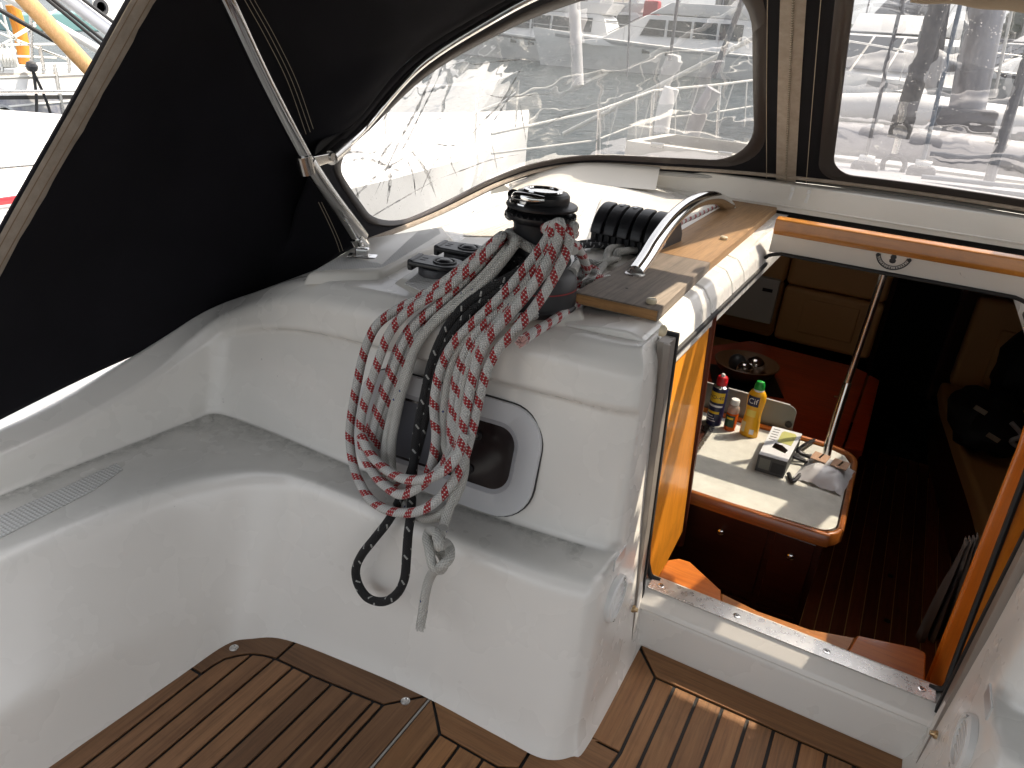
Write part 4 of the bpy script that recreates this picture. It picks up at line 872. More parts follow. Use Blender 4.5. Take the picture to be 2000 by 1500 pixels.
# roof and sides
A_ = [(-1.46, .40, .415), (-1.40, .54, .63), (-1.345, .676, .854), (-1.302, .796, 1.045), (-1.260, .908, 1.228), (-1.185, .99, 1.385), (-.68, .60, 1.53), (0, .42, 1.56)]  # unseen aft edge carried back to shade the upward deck faces
M1 = [(-1.456, .92, .500), (-1.435, .95, .70), (-1.385, 1.0, .89), (-1.325, 1.06, 1.07), (-1.26, 1.12, 1.24), (-1.15, 1.19, 1.395), (-.66, 1.05, 1.515), (0, .98, 1.55)]
M2 = [(-1.44, 1.30, .538), (-1.385, 1.30, .65), (-1.32, 1.29, .80), (-1.275, 1.30, .95), (-1.255, 1.38, 1.15), (-1.06, 1.5, 1.36), (-.6, 1.54, 1.485), (0, 1.54, 1.53)]
FR = [_B[0], tuple(crt(TOP, 0)), tuple(crt(TOP, 1 / 14)), tuple(crt(TOP, 2 / 14)), tuple(crt(TOP, 3 / 14)), tuple(crt(TOP, 4.2 / 14)), tuple(crt(TOP, 5.6 / 14)), (0, 1.86, 1.51)]
secs = [mir(A_), mir(M1), mir(M2), mir(FR)]
SUN_GAP = [(-.07, 1.90), (-.07, 1.665), (.14, 1.685), (.30, 1.88)]      # unseen roof opening, shaped to let sun onto the jamb
def SR(a, t):
    p = crt([crt(s, t) for s in secs], a)
    side = max(0, 1 - min(t, 1 - t) / .36)
    # soft folds running from the bow hinge down to the foot of the side
    fold = .019 * side * math.sin(a * 34 + t * 55) * max(0, a - .35) * max(0, 1 - abs(a - .72) * 2.2) + .006 * side * math.sin(a * 9 + t * 14)
    sg = -1 if t < .5 else 1
    return p + Vector((sg * fold, 0, .004 * math.sin(a * 11 + t * 17) * (1 - side)))
rows = [[SR(a, t) for t in np.linspace(0, 1, 240)] for a in np.linspace(0, 1, 110)]
g = G().grid(rows); g.bm.verts.ensure_lookup_table()
for v in g.bm.verts:                                     # straight edges to the added sun opening
    if v.co.z > 1.4 and -.2 < v.co.x < .4 and v.co.y > 1.5:
        for (a, b) in zip(SUN_GAP, SUN_GAP[1:]):
            A2, B2, P2 = Vector(a), Vector(b), Vector((v.co.x, v.co.y)); t_ = (P2 - A2).dot(B2 - A2) / (B2 - A2).length_squared
            if -.02 < t_ < 1.02:
                q_ = A2 + (B2 - A2) * min(1, max(0, t_))
                if (q_ - P2).length < .008: v.co.x, v.co.y = q_
def in_sun_gap(p):
    r_ = False
    for (x0, y0), (x1, y1) in zip(SUN_GAP, SUN_GAP[1:] + SUN_GAP[:1]):
        if (y0 > p.y) != (y1 > p.y) and p.x < (x1 - x0) * (p.y - y0) / (y1 - y0) + x0: r_ = not r_
    return r_
kill = [f for f in g.bm.faces if f.calc_center_median().z > 1.4 and in_sun_gap(f.calc_center_median())]
bmesh.ops.delete(g.bm, geom=kill, context='FACES'); cnp = g.out('canopy', CANVAS2, dod, True, 80)
for o in list(dod.children):
    if o.name.startswith(('canopy', 'front_canvas')):
        sm_ = o.modifiers.new('thickness', 'SOLIDIFY'); sm_.thickness = .0025; sm_.offset = 0
# webbing on the aft edge
rw = []
for k in range(121):
    t = k / 120; wv_ = .0016 * math.sin(k * 1.1) + .001 * math.sin(k * 2.7)
    p0, p1 = SR(0, t), SR(.06, t); d = (p1 - p0).normalized(); tg = (SR(0, min(1, t + .01)) - SR(0, max(0, t - .01))).normalized(); nn = d.cross(tg).normalized()
    if nn.dot(Vector((0, .6, 1.0)) - p0) < 0: nn = -nn
    rw.append([p0 - d * .003 - nn * .003, p0 - d * .003 + nn * .003, p0 + d * .004 + nn * .004, p0 + d * .030 + nn * .004, p0 + d * (.048 + wv_) + nn * .003, p0 + d * (.050 + wv_)])
wb = G().grid(rw).out('edge_webbing', WEB, dod, True, 60)
rb = []
G().tube([SR(0, t) + Vector((-.0015 if t < .5 else .0015, -.004, 0)) for t in np.linspace(0, 1, 120)], .004, 6).out('edge_piping', CANVAS, wb)
for q in (.008, .034):
    pts = []
    for k in range(121):
        t = k / 120; p0, p1 = SR(0, t), SR(.06, t); d = (p1 - p0).normalized(); tg = (SR(0, min(1, t + .01)) - SR(0, max(0, t - .01))).normalized(); nn = d.cross(tg).normalized()
        if nn.dot(Vector((0, .6, 1.0)) - p0) < 0: nn = -nn
        pts.append(p0 + d * q + nn * .0042)
    G().tube(pts, .0009, 4).out('webbing_stitching', Mt('brown_thread', (.22, .15, .09), .8).m, wb)
# bows
foot = Vector((-1.158, 1.391, .735))
bow = [foot, (-1.17, 1.30, .86), (-1.18, 1.238, .944), (-1.15, 1.10, 1.11), (-1.105, .98, 1.245), (-1.082, .905, 1.335), (-.97, .875, 1.42), (-.7, .865, 1.46), (-.35, .86, 1.485), (0, .86, 1.495)]
bowm = [tuple(p) for p in bow]; bowm = bowm + [(-x, y, z) for x, y, z in bowm[-2::-1]]
b1 = G().tube(cr(bowm, 8), .0145, 16).out('aft_bow', CHROME, dod)
lowb = [Vector(bow[0]), Vector(bow[1]), Vector(bow[2])]
G().tube(cr([lowb[0] + Vector((0, .0, .02)), lowb[1], lowb[2]], 8), .0168, 16).out('bow_sleeve', TUBE, b1)
fb = [SF(s, .985, .035) for s in np.linspace(.12, 13.88, 90)]
b2 = G().tube(fb, .0115, 14).out('forward_bow', CHROME, dod)
j0 = Vector((-1.18, 1.235, .95)); j1 = fb[0]
G().tube([fb[0], fb[0] + (fb[2] - fb[0]).normalized() * .09], .0165, 14).out('bow_end_fitting', TUBE, b2)
g = G(); g.tube([j0 + Vector((0, .0, -.03)), j0 + Vector((0, -.012, .008))], .0185, 16)
g.prism([j0 + Vector((.006, .00, -.022)), j0 + Vector((.006, -.0, .004)), fb[0] + Vector((.006, .0, .012)), fb[0] + Vector((.006, .014, -.006))], (-.008, 0, 0), .002)
g.lathe([(.009, -.012), (.009, .012)], fb[0] + Vector((0, -.006, .004)), 14, Matrix.Rotation(R(90), 4, 'Y')); g.out('bow_hinge', TUBE, b1)
# deck foot
g = G(); fx = roofp(708, 503, .016)
g.box((-.034, -.017, 0), (.034, .017, .006), .003, 2, Matrix.Translation(fx) @ Matrix.Rotation(R(28), 4, 'Z'))
g.box((-.016, -.010, .004), (.016, .010, .024), .005, 3, Matrix.Translation(fx) @ Matrix.Rotation(R(28), 4, 'Z'))
g.tube([fx + Vector((0, 0, .02)), foot + Vector((0, -.01, .012))], .008, 12)
g.lathe([(.012, -.012), (.012, .012)], foot + Vector((0, .0, -.004)), 16, Matrix.Rotation(R(60), 4, 'Y')); g.tube([foot + Vector((0, 0.002, -.004)), foot + Vector((-.004, -.018, .024))], .0185, 16)
g.out('deck_hinge', CHROME, dod)
# stitching along the seam beside the bow
SMP = [(a, t, SR(a, t)) for a in np.linspace(.2, 1, 120) for t in np.linspace(0, .46, 150)]
SPX = []
for a, t, p in SMP:
    c_ = CM.T @ (np.array(p) - CAM); SPX.append((1000 + FPX * c_[0] / c_[2], 750 + FPX * c_[1] / c_[2]))
SPX = np.array(SPX)
def onSR(px, py):
    d_ = (SPX[:, 0] - px) ** 2 + (SPX[:, 1] - py) ** 2; i_ = np.argsort(d_)[:4]; w_ = 1 / (d_[i_] + 1); 
    dist = sum(w_[k] * (Vector(CAM) - SMP[i_[k]][2]).length for k in range(4)) / w_.sum()
    return Vector(CAM + ray(px, py) * (dist - .006))
for L_ in (((478, 0), (520, 75), (562, 160), (598, 262)), ((488, 0), (530, 75), (571, 160), (606, 258)), ((497, 0), (539, 75), (580, 160), (612, 252)), ((622, 395), (640, 432), (655, 466), (664, 492)), ((628, 395), (647, 434), (662, 468), (670, 490))):
    G().tube(cr([onSR(*q_) for q_ in L_], 8), .0008, 4).out('stitching', THREAD, dod)
# rolled blind under the roof in front of the centre window
rl = [Vector((-.118 + .055 * k, 1.93 + .002 * math.sin(k), 1.395 + .003 * math.sin(k * .9))) for k in range(8)]
bl = G().tube(cr(rl, 4), [.038 + .010 * min(1, k / 14) + .002 * math.sin(k * .8) for k in range(7 * 4 + 1)], 20).out('rolled_blind', ROLLC, dod)

aw = thing('added_awning', (0, -1.0, 1.75), 'unseen navy awning added over the cockpit to shade its upward faces', 'awning')  # out-of-view awning put in to darken upward faces
rows = [[Vector((x, y, 1.76 - .10 * (x / 1.35) ** 2 + .02 * math.sin(2.5 * y))) for x in np.linspace(-1.35, 1.35, 21)] for y in np.linspace(-2.3, .36, 21)]
o = G().grid(rows).out('cloth', CANVAS, aw, True, 80); sm_ = o.modifiers.new('thickness', 'SOLIDIFY'); sm_.thickness = .003
for y in (-2.25, -.95, .32):
    G().tube(cr([(-1.42, -1.0 + (y + 1) * .35, .42), (-1.38, y, 1.5), (-1.28, y, 1.66), (0, y, 1.745), (1.28, y, 1.66), (1.38, y, 1.5), (1.42, -1.0 + (y + 1) * .35, .42)], 8), .013, 12).out('hoop', CHROME, aw)
# ------------------------------------------------------------------ winch
wc = Vector((-.603, 1.241, .745))
wi = thing('winch', wc, 'black self-tailing winch with coiled ropes hung on it', 'winch')
G().lathe([(.088, 0), (.088, .010), (.084, .014), (.083, .045), (.080, .066), (.070, .078), (.056, .082), (.052, .086)], wc, 48).out('base', BLACKM, wi)
RED = Mt('red_ring', (.25, .012, .015), .5).m
G().lathe([(.0838, .044), (.0838, .0465)], wc, 48, cap=False).out('red_line', RED, wi)
G().lathe([(.052, .082), (.0495, .10), (.0485, .135), (.0505, .160), (.054, .168)], wc, 48).out('drum', BLACKM, wi)
G().lathe([(.052, .165), (.064, .172), (.067, .177), (.067, .180), (.050, .186)], wc, 48).out('lower_jaw', BLACK, wi)
G().lathe([(.050, .186), (.067, .193), (.068, .197), (.066, .200), (.048, .203)], wc, 48).out('upper_jaw', BLACK, wi)
g = G()
for k in range(32):
    a = 2 * math.pi * k / 32; g.tube([wc + Vector((.052 * math.cos(a), .052 * math.sin(a), .1825)), wc + Vector((.066 * math.cos(a + .1), .066 * math.sin(a + .1), .1815))], .0022, 4)
g.out('jaw_teeth', BLACKM, wi)
G().lathe([(.050, .203), (.051, .206), (.051, .216), (.047, .221), (.040, .222), (.038, .224), (.030, .225), (.026, .221), (.016, .221), (.015, .210), (.002, .210)], wc, 48).out('top_cap', BLACK, wi)
G().lathe([(.0385, .2235), (.0375, .2262), (.029, .2268), (.0275, .2240)], wc, 40).out('cap_ring', CHROME, wi)
g = G()
arm = [wc + Vector((.052 * math.cos(R(a)), .052 * math.sin(R(a)), .212 + dz)) for a, dz in ((-60, .004), (-80, .003), (-105, .002), (-135, 0), (-160, -.004))]
g.tube(cr(arm, 6), [.006 + .004 * math.sin(k / 24 * math.pi) for k in range(25)], 12)
arm2 = [wc + Vector((.058 * math.cos(R(a)), .058 * math.sin(R(a)), z)) for a, z in ((-165, .212), (-170, .205), (-168, .190), (-158, .176), (-150, .166))]
g.tube(cr(arm2, 6), [.010, .0105, .0105, .0105, .011, .011, .011, .0105, .010, .0095, .009, .009, .009, .009, .009, .009, .0095, .011, .012, .012, .012, .011, .010, .008, .006], 12)
g.tube(cr([wc + Vector((.056 * math.cos(R(a)), .056 * math.sin(R(a)), .200)) for a in (-95, -120, -145, -168)], 6), .0065, 10)
g.out('tailing_arm', CHROME, wi)

# ------------------------------------------------------------------ black deck fittings with a push button
def fitting(px, lab):
    p = roofp(*px, .014)
    f = thing('deck_fitting', p, lab, 'deck fitting', 'black push-button deck fittings')
    Mf = Matrix.Translation(p) @ Matrix.Rotation(R(12), 4, 'Z')
    G().lathe([(.046, 0), (.046, .012), (.044, .016)], p, 36).out('base_disc', GREYP, f)
    pts = [(-.062, .034), (-.062, -.034)] + [(.012 + .044 * math.cos(R(a)), .044 * math.sin(R(a))) for a in range(-80, 81, 16)]
    G().prism([Mf @ Vector((x, y, .0165)) for x, y in pts], (0, 0, .011), .004, 3).out('cover', BLACK, f)
    G().box((-.063, -.033, .006), (-.050, .033, .030), .004, 3, Mf).out('hinge_lug', BLACK, f)
    G().lathe([(.026, .0275), (.026, .0305), (.022, .0305), (.021, .0278)], Mf @ Vector((.012, 0, 0)), 28).out('button_ring', BLACKM, f)
    G().lathe([(.0175, .027), (.0175, .030), (.012, .0335), (.002, .034)], Mf @ Vector((.012, 0, 0)), 24).out('button', BLACK, f)
    for k in (-1, 1): G().box((-.043, k * .008 - .002, .0275), (-.030, k * .008 + .002, .0283), 0, 1, Mf).out('grip_rib', GREYP, f)
fitting((858, 534), 'black push-button deck fitting nearer the cockpit, left of the winch'); fitting((905, 505), 'black push-button deck fitting further forward, half hidden by the ropes')

# ------------------------------------------------------------------ rope clutches
cl0 = P(1152, 478, z=.762); cl1 = P(1280, 506, z=.762)
rc = thing('rope_clutch', (cl0 + cl1) / 2, 'bank of five black rope clutches behind the winch', 'rope clutch')
ax = (cl1 - cl0); W5 = ax.length / 5; ax.normalize(); ay = Vector((-ax.y, ax.x, 0)).normalized()
def clp(i, prof, a, b, mat, name, bev=.003, parent=rc):
    base = cl0 + ax * (W5 * (i + a)); return G().prism([base + ay * y + Vector((0, 0, z * 1.22)) for y, z in prof], ax * (W5 * (b - a)), bev, 2).out(name, mat, parent)
for i in range(5):
    bd = clp(i, [(-.005, -.01), (-.006, .026)] + [(.052 - .058 * math.cos(R(a_)), .024 + .046 * math.sin(R(a_))) for a_ in range(12, 91, 13)] + [(.14, .068), (.175, .03), (.175, -.01)], .03, .97, BLACKM, 'clutch_body')
    clp(i, [(.058 - .078 * math.cos(R(a_)), .020 + .066 * math.sin(R(a_))) for a_ in range(8, 106, 9)] + [(.058 - .064 * math.cos(R(a_)), .020 + .053 * math.sin(R(a_))) for a_ in range(104, 5, -12)], .10, .90, BLACK, 'lever', .0035, bd)
    clp(i, [(-.012, .0), (-.016, .03), (-.008, .04), (.0, .03), (.0, .0)], .42, .58, BLACK, 'cheek', .002, bd)
    if i in (1, 2): clp(i, [(.040, .0852), (.040, .0862), (.060, .0872), (.060, .0862)], .38, .62, WHT, 'lever_mark', 0, bd)
G().box((-.01, -.01, -.012), (.01, .01, -.005)).bm.free()
bpl = [cl0 - ax * .01 + ay * y for y in (-.02, .18)]
G().prism([bpl[0] + Vector((0, 0, -.012)), bpl[1] + Vector((0, 0, -.012)), bpl[1] + ax * (W5 * 5 + .02) + Vector((0, 0, -.012)), bpl[0] + ax * (W5 * 5 + .02) + Vector((0, 0, -.012))], (0, 0, .010), .003).out('base_plate', GEL2, rc)

# ------------------------------------------------------------------ wooden plank on the hatchway coaming with its handrail
BZ = .779
pa, pb, pc, pd = P(1122, 570, z=BZ), P(1287, 606, z=BZ), P(1519, 404, z=BZ), P(1432, 390, z=BZ)
m0, m1 = P(1228, 492, z=BZ) , P(1388, 512, z=BZ)
m0 = pa + (pd - pa) * ((m1.y - pa.y) / (pd.y - pa.y))
bo = thing('teak_plank', (pa + pc) / 2, 'long teak plank lying beside the hatchway under the steel handrail', 'plank')
G().prism([q - Vector((0, 0, .024)) for q in (pa, pb, m1 - Vector((0, .0008, 0)), m0 - Vector((0, .0008, 0)))], (0, 0, .024), .0022, 2).out('grey_end', GREYTEAK, bo)['label'] = 'grey end of the plank'
G().prism([q - Vector((0, 0, .024)) for q in (m0, m1, pc, pd)], (0, 0, .024), .0022, 2).out('golden_length', OAK, bo)
fe = (pb - pa).cross(Vector((0, 0, 1))).normalized()
G().prism([pa + Vector((.002, 0, -.0215)), pb + Vector((-.002, 0, -.0215)), pb + Vector((-.002, 0, -.0025)), pa + Vector((.002, 0, -.0025))], fe * .0012, .0004).out('cut_end', wood('cut_teak_end', (.30, .15, .05), (.40, .21, .08), 0, .7), bo)
for px in ((1272, 592), (1413, 468), (1505, 398)):
    p = P(*px, z=BZ); s = G().lathe([(.0095, 0), (.0105, .002), (.0105, .007), (.008, .0095), (.002, .0095)], p, 18).out('screw_cap', CREAMP, bo)
    G().box((-.007, -.001, .0092), (.007, .001, .0099), 0, 1, Matrix.Translation(p) @ Matrix.Rotation(R(35), 4, 'Z')).out('slot', GREYP, s)
G().lathe([(.003, 0), (.003, .0006), (.001, .0006)], P(1224, 563, z=BZ), 10).out('screw_hole', RUBBER, bo)
h0, h1 = P(1240, 535, z=BZ), P(1424, 404, z=BZ)
hx = lambda t: h0.x + (h1.x - h0.x) * t
rp = [h0]
for (x, y), t in (((1262, 503), .12), ((1285, 466), .25), ((1314, 428), .42), ((1345, 401), .58), ((1374, 388), .74), ((1402, 388), .88)):
    rp.append(P(x, y, x=hx(t)))
rp.append(h1)
hr = thing('handrail', (h0 + h1) / 2, 'curved polished steel handrail standing on the teak plank', 'handrail')
G().tube(cr(rp, 8), .0200, 20).out('rail', CHROME, hr)
for h in (h0, h1): G().lathe([(.0225, 0), (.0225, .0015), (.0205, .003)], h, 24).out('foot_ring', STEEL, hr)

# ------------------------------------------------------------------ portlight in the bulkhead
PO = Vector((-.705, 1.094, .468)); PU = Vector((1, .055, .0)).normalized(); PW = Vector((0, .245, 1)).normalized(); PN = PW.cross(PU).normalized()
if PN.y > 0: PN = -PN
def pp_(u, v, o): return PO + PU * u + PW * v + PN * o
pt = thing('portlight', PO, 'grey framed opening portlight in the bulkhead behind the hanging ropes', 'window')
def ringsolid(name, w0, h0, r0, w1, h1, r1, o0, o1, mat, parent=pt):
    a, b = rrect(0, 0, w0, h0, r0, 8), rrect(0, 0, w1, h1, r1, 8)
    rows = [[pp_(u, v, 0 - .004) for u, v in a], [pp_(u, v, o0 * .7) for u, v in a], [pp_(u * .99, v * .985, o0) for u, v in a], [pp_(u * 1.01, v * 1.015, o1) for u, v in b], [pp_(u, v, o1 * .8) for u, v in b], [pp_(u, v, -.006) for u, v in b]]
    return G().grid(rows, True).out(name, mat, parent, True, 40)
FRM = Mt('grey_white_frame', (.56, .56, .57), .4).m
ringsolid('gasket', .428, .236, .078, .42, .228, .075, .003, .003, RUBBER)
ringsolid('frame', .424, .232, .077, .33, .148, .045, .009, .007, FRM)
ringsolid('inner_frame', .332, .150, .046, .312, .130, .038, .007, .004, Mt('grey_frame', (.40, .40, .42), .4).m)
gl = Mt('smoked_pane', (.016, .010, .010), .22).m
p_ = G().prism([pp_(u, v, .002) for u, v in rrect(0, 0, .318, .136, .04, 8)], PN * .0015).out('pane', gl, pt, False)
G().prism([pp_(u, v, .0036) for u, v in ((-.15, -.06), (-.012, -.06), (-.012, .06), (-.15, .06))], PN * .0006).out('blind', Mt('dusty_blind', (.10, .10, .115), .6).m, p_)
for (u, v) in ((.075, .035), (.07, -.038)):
    G().lathe([(.010, 0), (.010, .004), (.006, .006), (.002, .006)], pp_(u, v, .004), 16, Matrix.Rotation(R(90), 4, 'X')).out('catch', BLACK, p_); G().lathe([(.004, 0), (.004, .003), (.001, .003)], pp_(u, v, .009), 12, Matrix.Rotation(R(90), 4, 'X')).out('catch_screw', STEEL, p_)
for (u0, u1, v0, v1, m_) in ((.028, .044, -.03, .05, Mt('pale_strip', (.13, .13, .14), .5).m), (.05, .062, -.045, -.01, GREYP)):
    G().prism([pp_(u0, v0, .0036), pp_(u1, v0, .0036), pp_(u1 - .004, v1, .0036), pp_(u0 + .005, v1, .0036)], PN * .0006).out('pane_strip', m_, p_)  # strips of paler tone laid on the dark pane

# ------------------------------------------------------------------ louvred vents, reflectors and studs on the end walls
for s, side in ((-1, 'left'), (1, 'right')):
    c = Vector((s * .2945, 1.075, .275)); Mr = Matrix.Rotation(R(90 * -s), 4, 'Y')
    ve = thing('louvred_vent', c, f'round white louvred vent on the wall {side} of the companionway', 'vent', 'louvred vents')
    G().lathe([(.047, -.004), (.047, .006), (.043, .010), (.037, .010), (.036, .004)], c, 36, Mr, cap=False).out('rim', WHITEP, ve)
    G().lathe([(.037, -.003), (.037, .0), (.001, .0)], c, 30, Mr).out('back_disc', Mt('vent_shadow_grey', (.30, .30, .29), .6).m, ve)
    for k in range(6):
        z = -.028 + .0112 * k; L = math.sqrt(max(.0001, .0365 ** 2 - z * z)); cv = .006
        pts = [c + Vector((-s * .004, y, z + cv * (1 - (y / L) ** 2) - .003)) for y in np.linspace(-L, L, 9)]
        G().tube(pts, .0036, 6).out('louvre', WHITEP, ve)
    for z in (-.041, .041): G().lathe([(.003, 0), (.003, .0115), (.001, .0115)], c + Vector((0, .012 * (1 if z > 0 else -1), z)), 10, Mr).out('screw', STEEL, ve)
    rf = G().box((min(s * .300, s * .2965), 1.05, .352), (max(s * .300, s * .2965), 1.105, .378), .001).out('reflector', Mt('silver_label', (.55, .55, .54), .3, .3).m)
    tag(rf, f'small silver stick-on plate above the {side} vent', 'plate')
    st_ = G().lathe([(.008, 0), (.008, .004), (.005, .007), (.004, .012), (.001, .012)], (s * .2865, 1.20, .16), 14, Mr).out('snap_stud', Mt('brass_stud', (.5, .36, .2), .3, .8).m); tag(st_, f'small brass snap stud beside the {side} washboard track', 'stud')
sb = G().lathe([(.010, 0), (.010, .006), (.007, .010), (.001, .010)], P(1290, 645, x=-.315), 16, Matrix.Rotation(R(90), 4, 'Y')).out('bolt_cap', CREAMP); tag(sb, 'cream bolt cap at the top of the left washboard track', 'bolt cap')

# ------------------------------------------------------------------ ropes
YF = [(380, 1.17), (470, 1.165), (540, 1.13), (600, 1.105), (650, 1.078), (720, 1.058), (800, 1.035), (880, 1.005), (950, .965), (1010, .93), (1080, .905), (1150, .888), (1240, .868)]
def yd(py):
    for (a, b), (c, d) in zip(YF, YF[1:]):
        if py <= c: t = max(0, (py - a) / (c - a)); return b + (d - b) * t
    return YF[-1][1]
def rpt(px, py, d=0.0): return P(px, py, y=yd(py) + d)
def rope(paths, r, mat, name, label):
    g = G()
    for pth in paths:
        pts = resample(cr(pth, 10), .0065)
        g.tube(pts, r, 12, uv=True)
    return tag(g.out(name, mat, None, True, 80), label, 'rope')
def seq(L, d0=0):
    return [rpt(q[0], q[1], (q[2] if len(q) > 2 else 0) + d0) for q in L]
wt = lambda a, r, z: wc + Vector((r * math.cos(R(a)), r * math.sin(R(a)), z))
redp = []
# five hanging turns of the red and white rope: left fall, bottom bight, right fall
redp.append([wt(150, .07, .135), wt(190, .074, .125)] + seq([(978, 462, .0), (940, 494), (882, 540), (822, 580), (772, 607), (738, 633), (720, 664), (708, 700), (700, 737), (692, 778), (686, 815), (683, 852), (688, 897), (700, 937), (722, 973), (752, 994), (792, 1002), (829, 994), (860, 971), (886, 938), (905, 900), (921, 843), (934, 787), (949, 728), (971, 684), (1000, 653), (1028, 621), (1055, 585), (1078, 548), (1098, 512), (1110, 478), (1107, 448)]) + [wt(-30, .068, .150), wt(20, .066, .150), wt(80, .066, .14)])
redp.append([wt(160, .07, .12), wt(200, .072, .110)] + seq([(972, 474, .01), (922, 520, .01), (868, 565, .01), (812, 597), (777, 628), (755, 662), (741, 700), (728, 738), (716, 775), (706, 812), (705, 850), (712, 890), (728, 922), (752, 948), (782, 966), (812, 955), (842, 932), (870, 912), (893, 880), (903, 840), (912, 795), (920, 750), (932, 705), (952, 664), (982, 628), (1012, 595), (1040, 560), (1062, 524), (1082, 488), (1094, 455), (1092, 434)], -.012) + [wt(-50, .064, .160), wt(0, .064, .158), wt(60, .064, .145)])
redp.append([wt(150, .068, .105), wt(195, .075, .095)] + seq([(985, 470, .02), (935, 528, .02), (884, 575, .02), (832, 612, .02), (798, 645, .014), (776, 683, .012), (762, 722, .012), (746, 768, .012), (730, 815, .012), (718, 855, .012), (722, 900, .012), (745, 935, .012), (775, 953, .008), (808, 948), (838, 935), (868, 905), (884, 868), (892, 825), (900, 775), (912, 722), (930, 680), (958, 645), (990, 613), (1022, 580), (1052, 545), (1080, 508), (1105, 470), (1122, 440)], .012) + [wt(-15, .066, .135), wt(40, .064, .13)])
redp.append([wt(170, .07, .09), wt(205, .08, .085)] + seq([(1000, 480, .02), (948, 540, .02), (900, 580, .02), (850, 622, .012), (815, 655), (796, 690), (780, 735), (763, 778), (748, 820), (737, 855), (733, 888), (745, 912), (768, 932), (800, 938), (832, 934), (862, 918), (876, 880), (880, 835), (884, 785), (890, 735), (900, 695), (920, 660), (950, 630), (985, 598), (1018, 563), (1048, 525), (1070, 490), (1090, 460)], .02) + [wt(-40, .060, .14), wt(20, .06, .13)])
redp.append([wt(185, .078, .075)] + seq([(985, 500, .03), (930, 555, .03), (880, 598, .02), (835, 640, .02), (808, 690, .02), (790, 740, .02)]) )
redp[-1] = seq([(705, 850, -.022), (722, 884, -.022), (748, 912, -.024), (785, 934, -.026), (828, 936, -.028), (866, 920, -.028), (893, 890, -.026), (907, 850, -.016)])
redp.append(seq([(852, 850, .004), (848, 800, .004), (851, 762, .004), (860, 722, .004), (874, 690, .004), (895, 660, .004), (925, 630, .004), (955, 602), (985, 572), (1015, 538), (1045, 500), (1070, 465), (1084, 440)]) + [wt(-55, .062, .166), wt(-10, .06, .165)])
redp[-1] = seq([(835, 928, .012), (846, 895, .008)]) + redp[-1]
# tail with the frayed end, and the knotted part by the plank
redp.append([roofp(1022, 664, .012), roofp(1045, 648, .013), roofp(1075, 630, .012), roofp(1105, 610, .012), roofp(1135, 588, .012), roofp(1150, 560, .012)])
redp.append([roofp(952, 606, .010), roofp(985, 622, .011), roofp(1050, 615, .014), roofp(1100, 598, .012), roofp(1130, 572, .012)])
redp.append([roofp(914, 592, .010), roofp(945, 566, .012), roofp(972, 548, .013), roofp(1000, 530, .013)])
kn = roofp(1140, 548, .02)
redp.append([wt(10, .07, .12), P(1122, 478, y=1.28), P(1137, 500, y=1.33), P(1146, 525, y=1.37), kn + Vector((.0, 0, .03)), kn + Vector((-.018, -.01, .012)), kn + Vector((-.006, -.022, -.004)), kn + Vector((.02, -.012, .0)), kn + Vector((.026, .01, .016)), kn + Vector((.004, .014, .024)), kn + Vector((-.016, .0, -.002)), kn + Vector((.0, -.03, -.01)), kn + Vector((.03, -.02, .012)), kn + Vector((.05, .02, .01))])
redp.append([wt(165, .072, .10)] + seq([(965, 490, .016), (915, 540, .016), (862, 590, .012), (818, 628, .010), (790, 668, .008), (773, 708, .008), (757, 752, .008), (742, 798, .008), (728, 842, .008), (722, 880, .008), (735, 918, .006)]))
redp.append(seq([(872, 900, .02), (880, 860, .018), (884, 812, .016), (890, 762, .014), (900, 714, .012), (918, 672, .012), (945, 636, .012), (976, 604, .012), (1008, 570, .012), (1038, 534, .010), (1062, 498, .008), (1084, 464, .004)]) + [wt(-48, .062, .15)])
rope(redp, .0095, ROPE_R, 'red_white_rope', 'red flecked white rope coiled and hung over the winch')
fr = G(); e0 = roofp(1022, 664, .012); dr = (e0 - roofp(1045, 648, .013)).normalized()
for k in range(26):
    a = k * 2.4; r_ = .008 * math.sqrt((k + .5) / 26); pr_o = Vector((r_ * math.cos(a), r_ * math.sin(a) * .5, r_ * math.sin(a)))
    fr.tube([e0 + pr_o - dr * .004, e0 + pr_o * 1.15 + dr * (.008 + .006 * random.random())], .0014, 5)
fo = fr.out('frayed_end', Mt('frayed_pink', (.55, .33, .30), .8).m, bpy.data.objects['red_white_rope'])
# white rope
wp = []
wp.append([wt(a, .0585, z) for a, z in ((200, .118), (180, .126), (200, .138), (230, .140), (255, .136), (280, .128), (305, .120), (330, .116), (20, .12), (60, .122), (110, .124), (150, .126), (185, .120))])
wp.append([wt(215, .075, .10)] + seq([(1010, 470, .0), (965, 530, .0), (915, 580), (862, 620), (828, 655), (808, 690), (795, 735), (783, 775), (774, 815), (767, 850), (764, 890, .01), (768, 930, .02), (782, 975, .025), (812, 1006, .02), (842, 1012, .015), (870, 998, .012), (893, 965, .012), (906, 925, .012), (908, 880, .014), (905, 840, .016)], .006))
wp.append([wt(-60, .066, .13)] + seq([(1093, 470, .0), (1075, 510), (1040, 552), (1000, 590), (955, 625), (918, 655), (892, 690), (878, 730), (870, 775), (866, 820), (868, 860), (880, 900), (893, 925), (890, 950), (878, 992), (866, 1030, -.01)], .014))
K = [(866, 1030, -.012), (858, 1052, -.006), (850, 1068, .0), (862, 1082, .004), (868, 1098, .002), (862, 1112, -.012), (849, 1110, -.022), (842, 1094, -.022), (838, 1070, -.018), (834, 1052, -.012), (838, 1038, .0), (850, 1038, -.018), (856, 1052, -.028), (858, 1068, -.030), (868, 1060, -.01), (878, 1070, .0), (878, 1090, -.012), (864, 1104, -.024), (850, 1114, -.010), (842, 1124, .0), (835, 1142, .0), (829, 1170, .0), (825, 1200, .0), (821, 1222, .0)]
wp.append(seq(K))
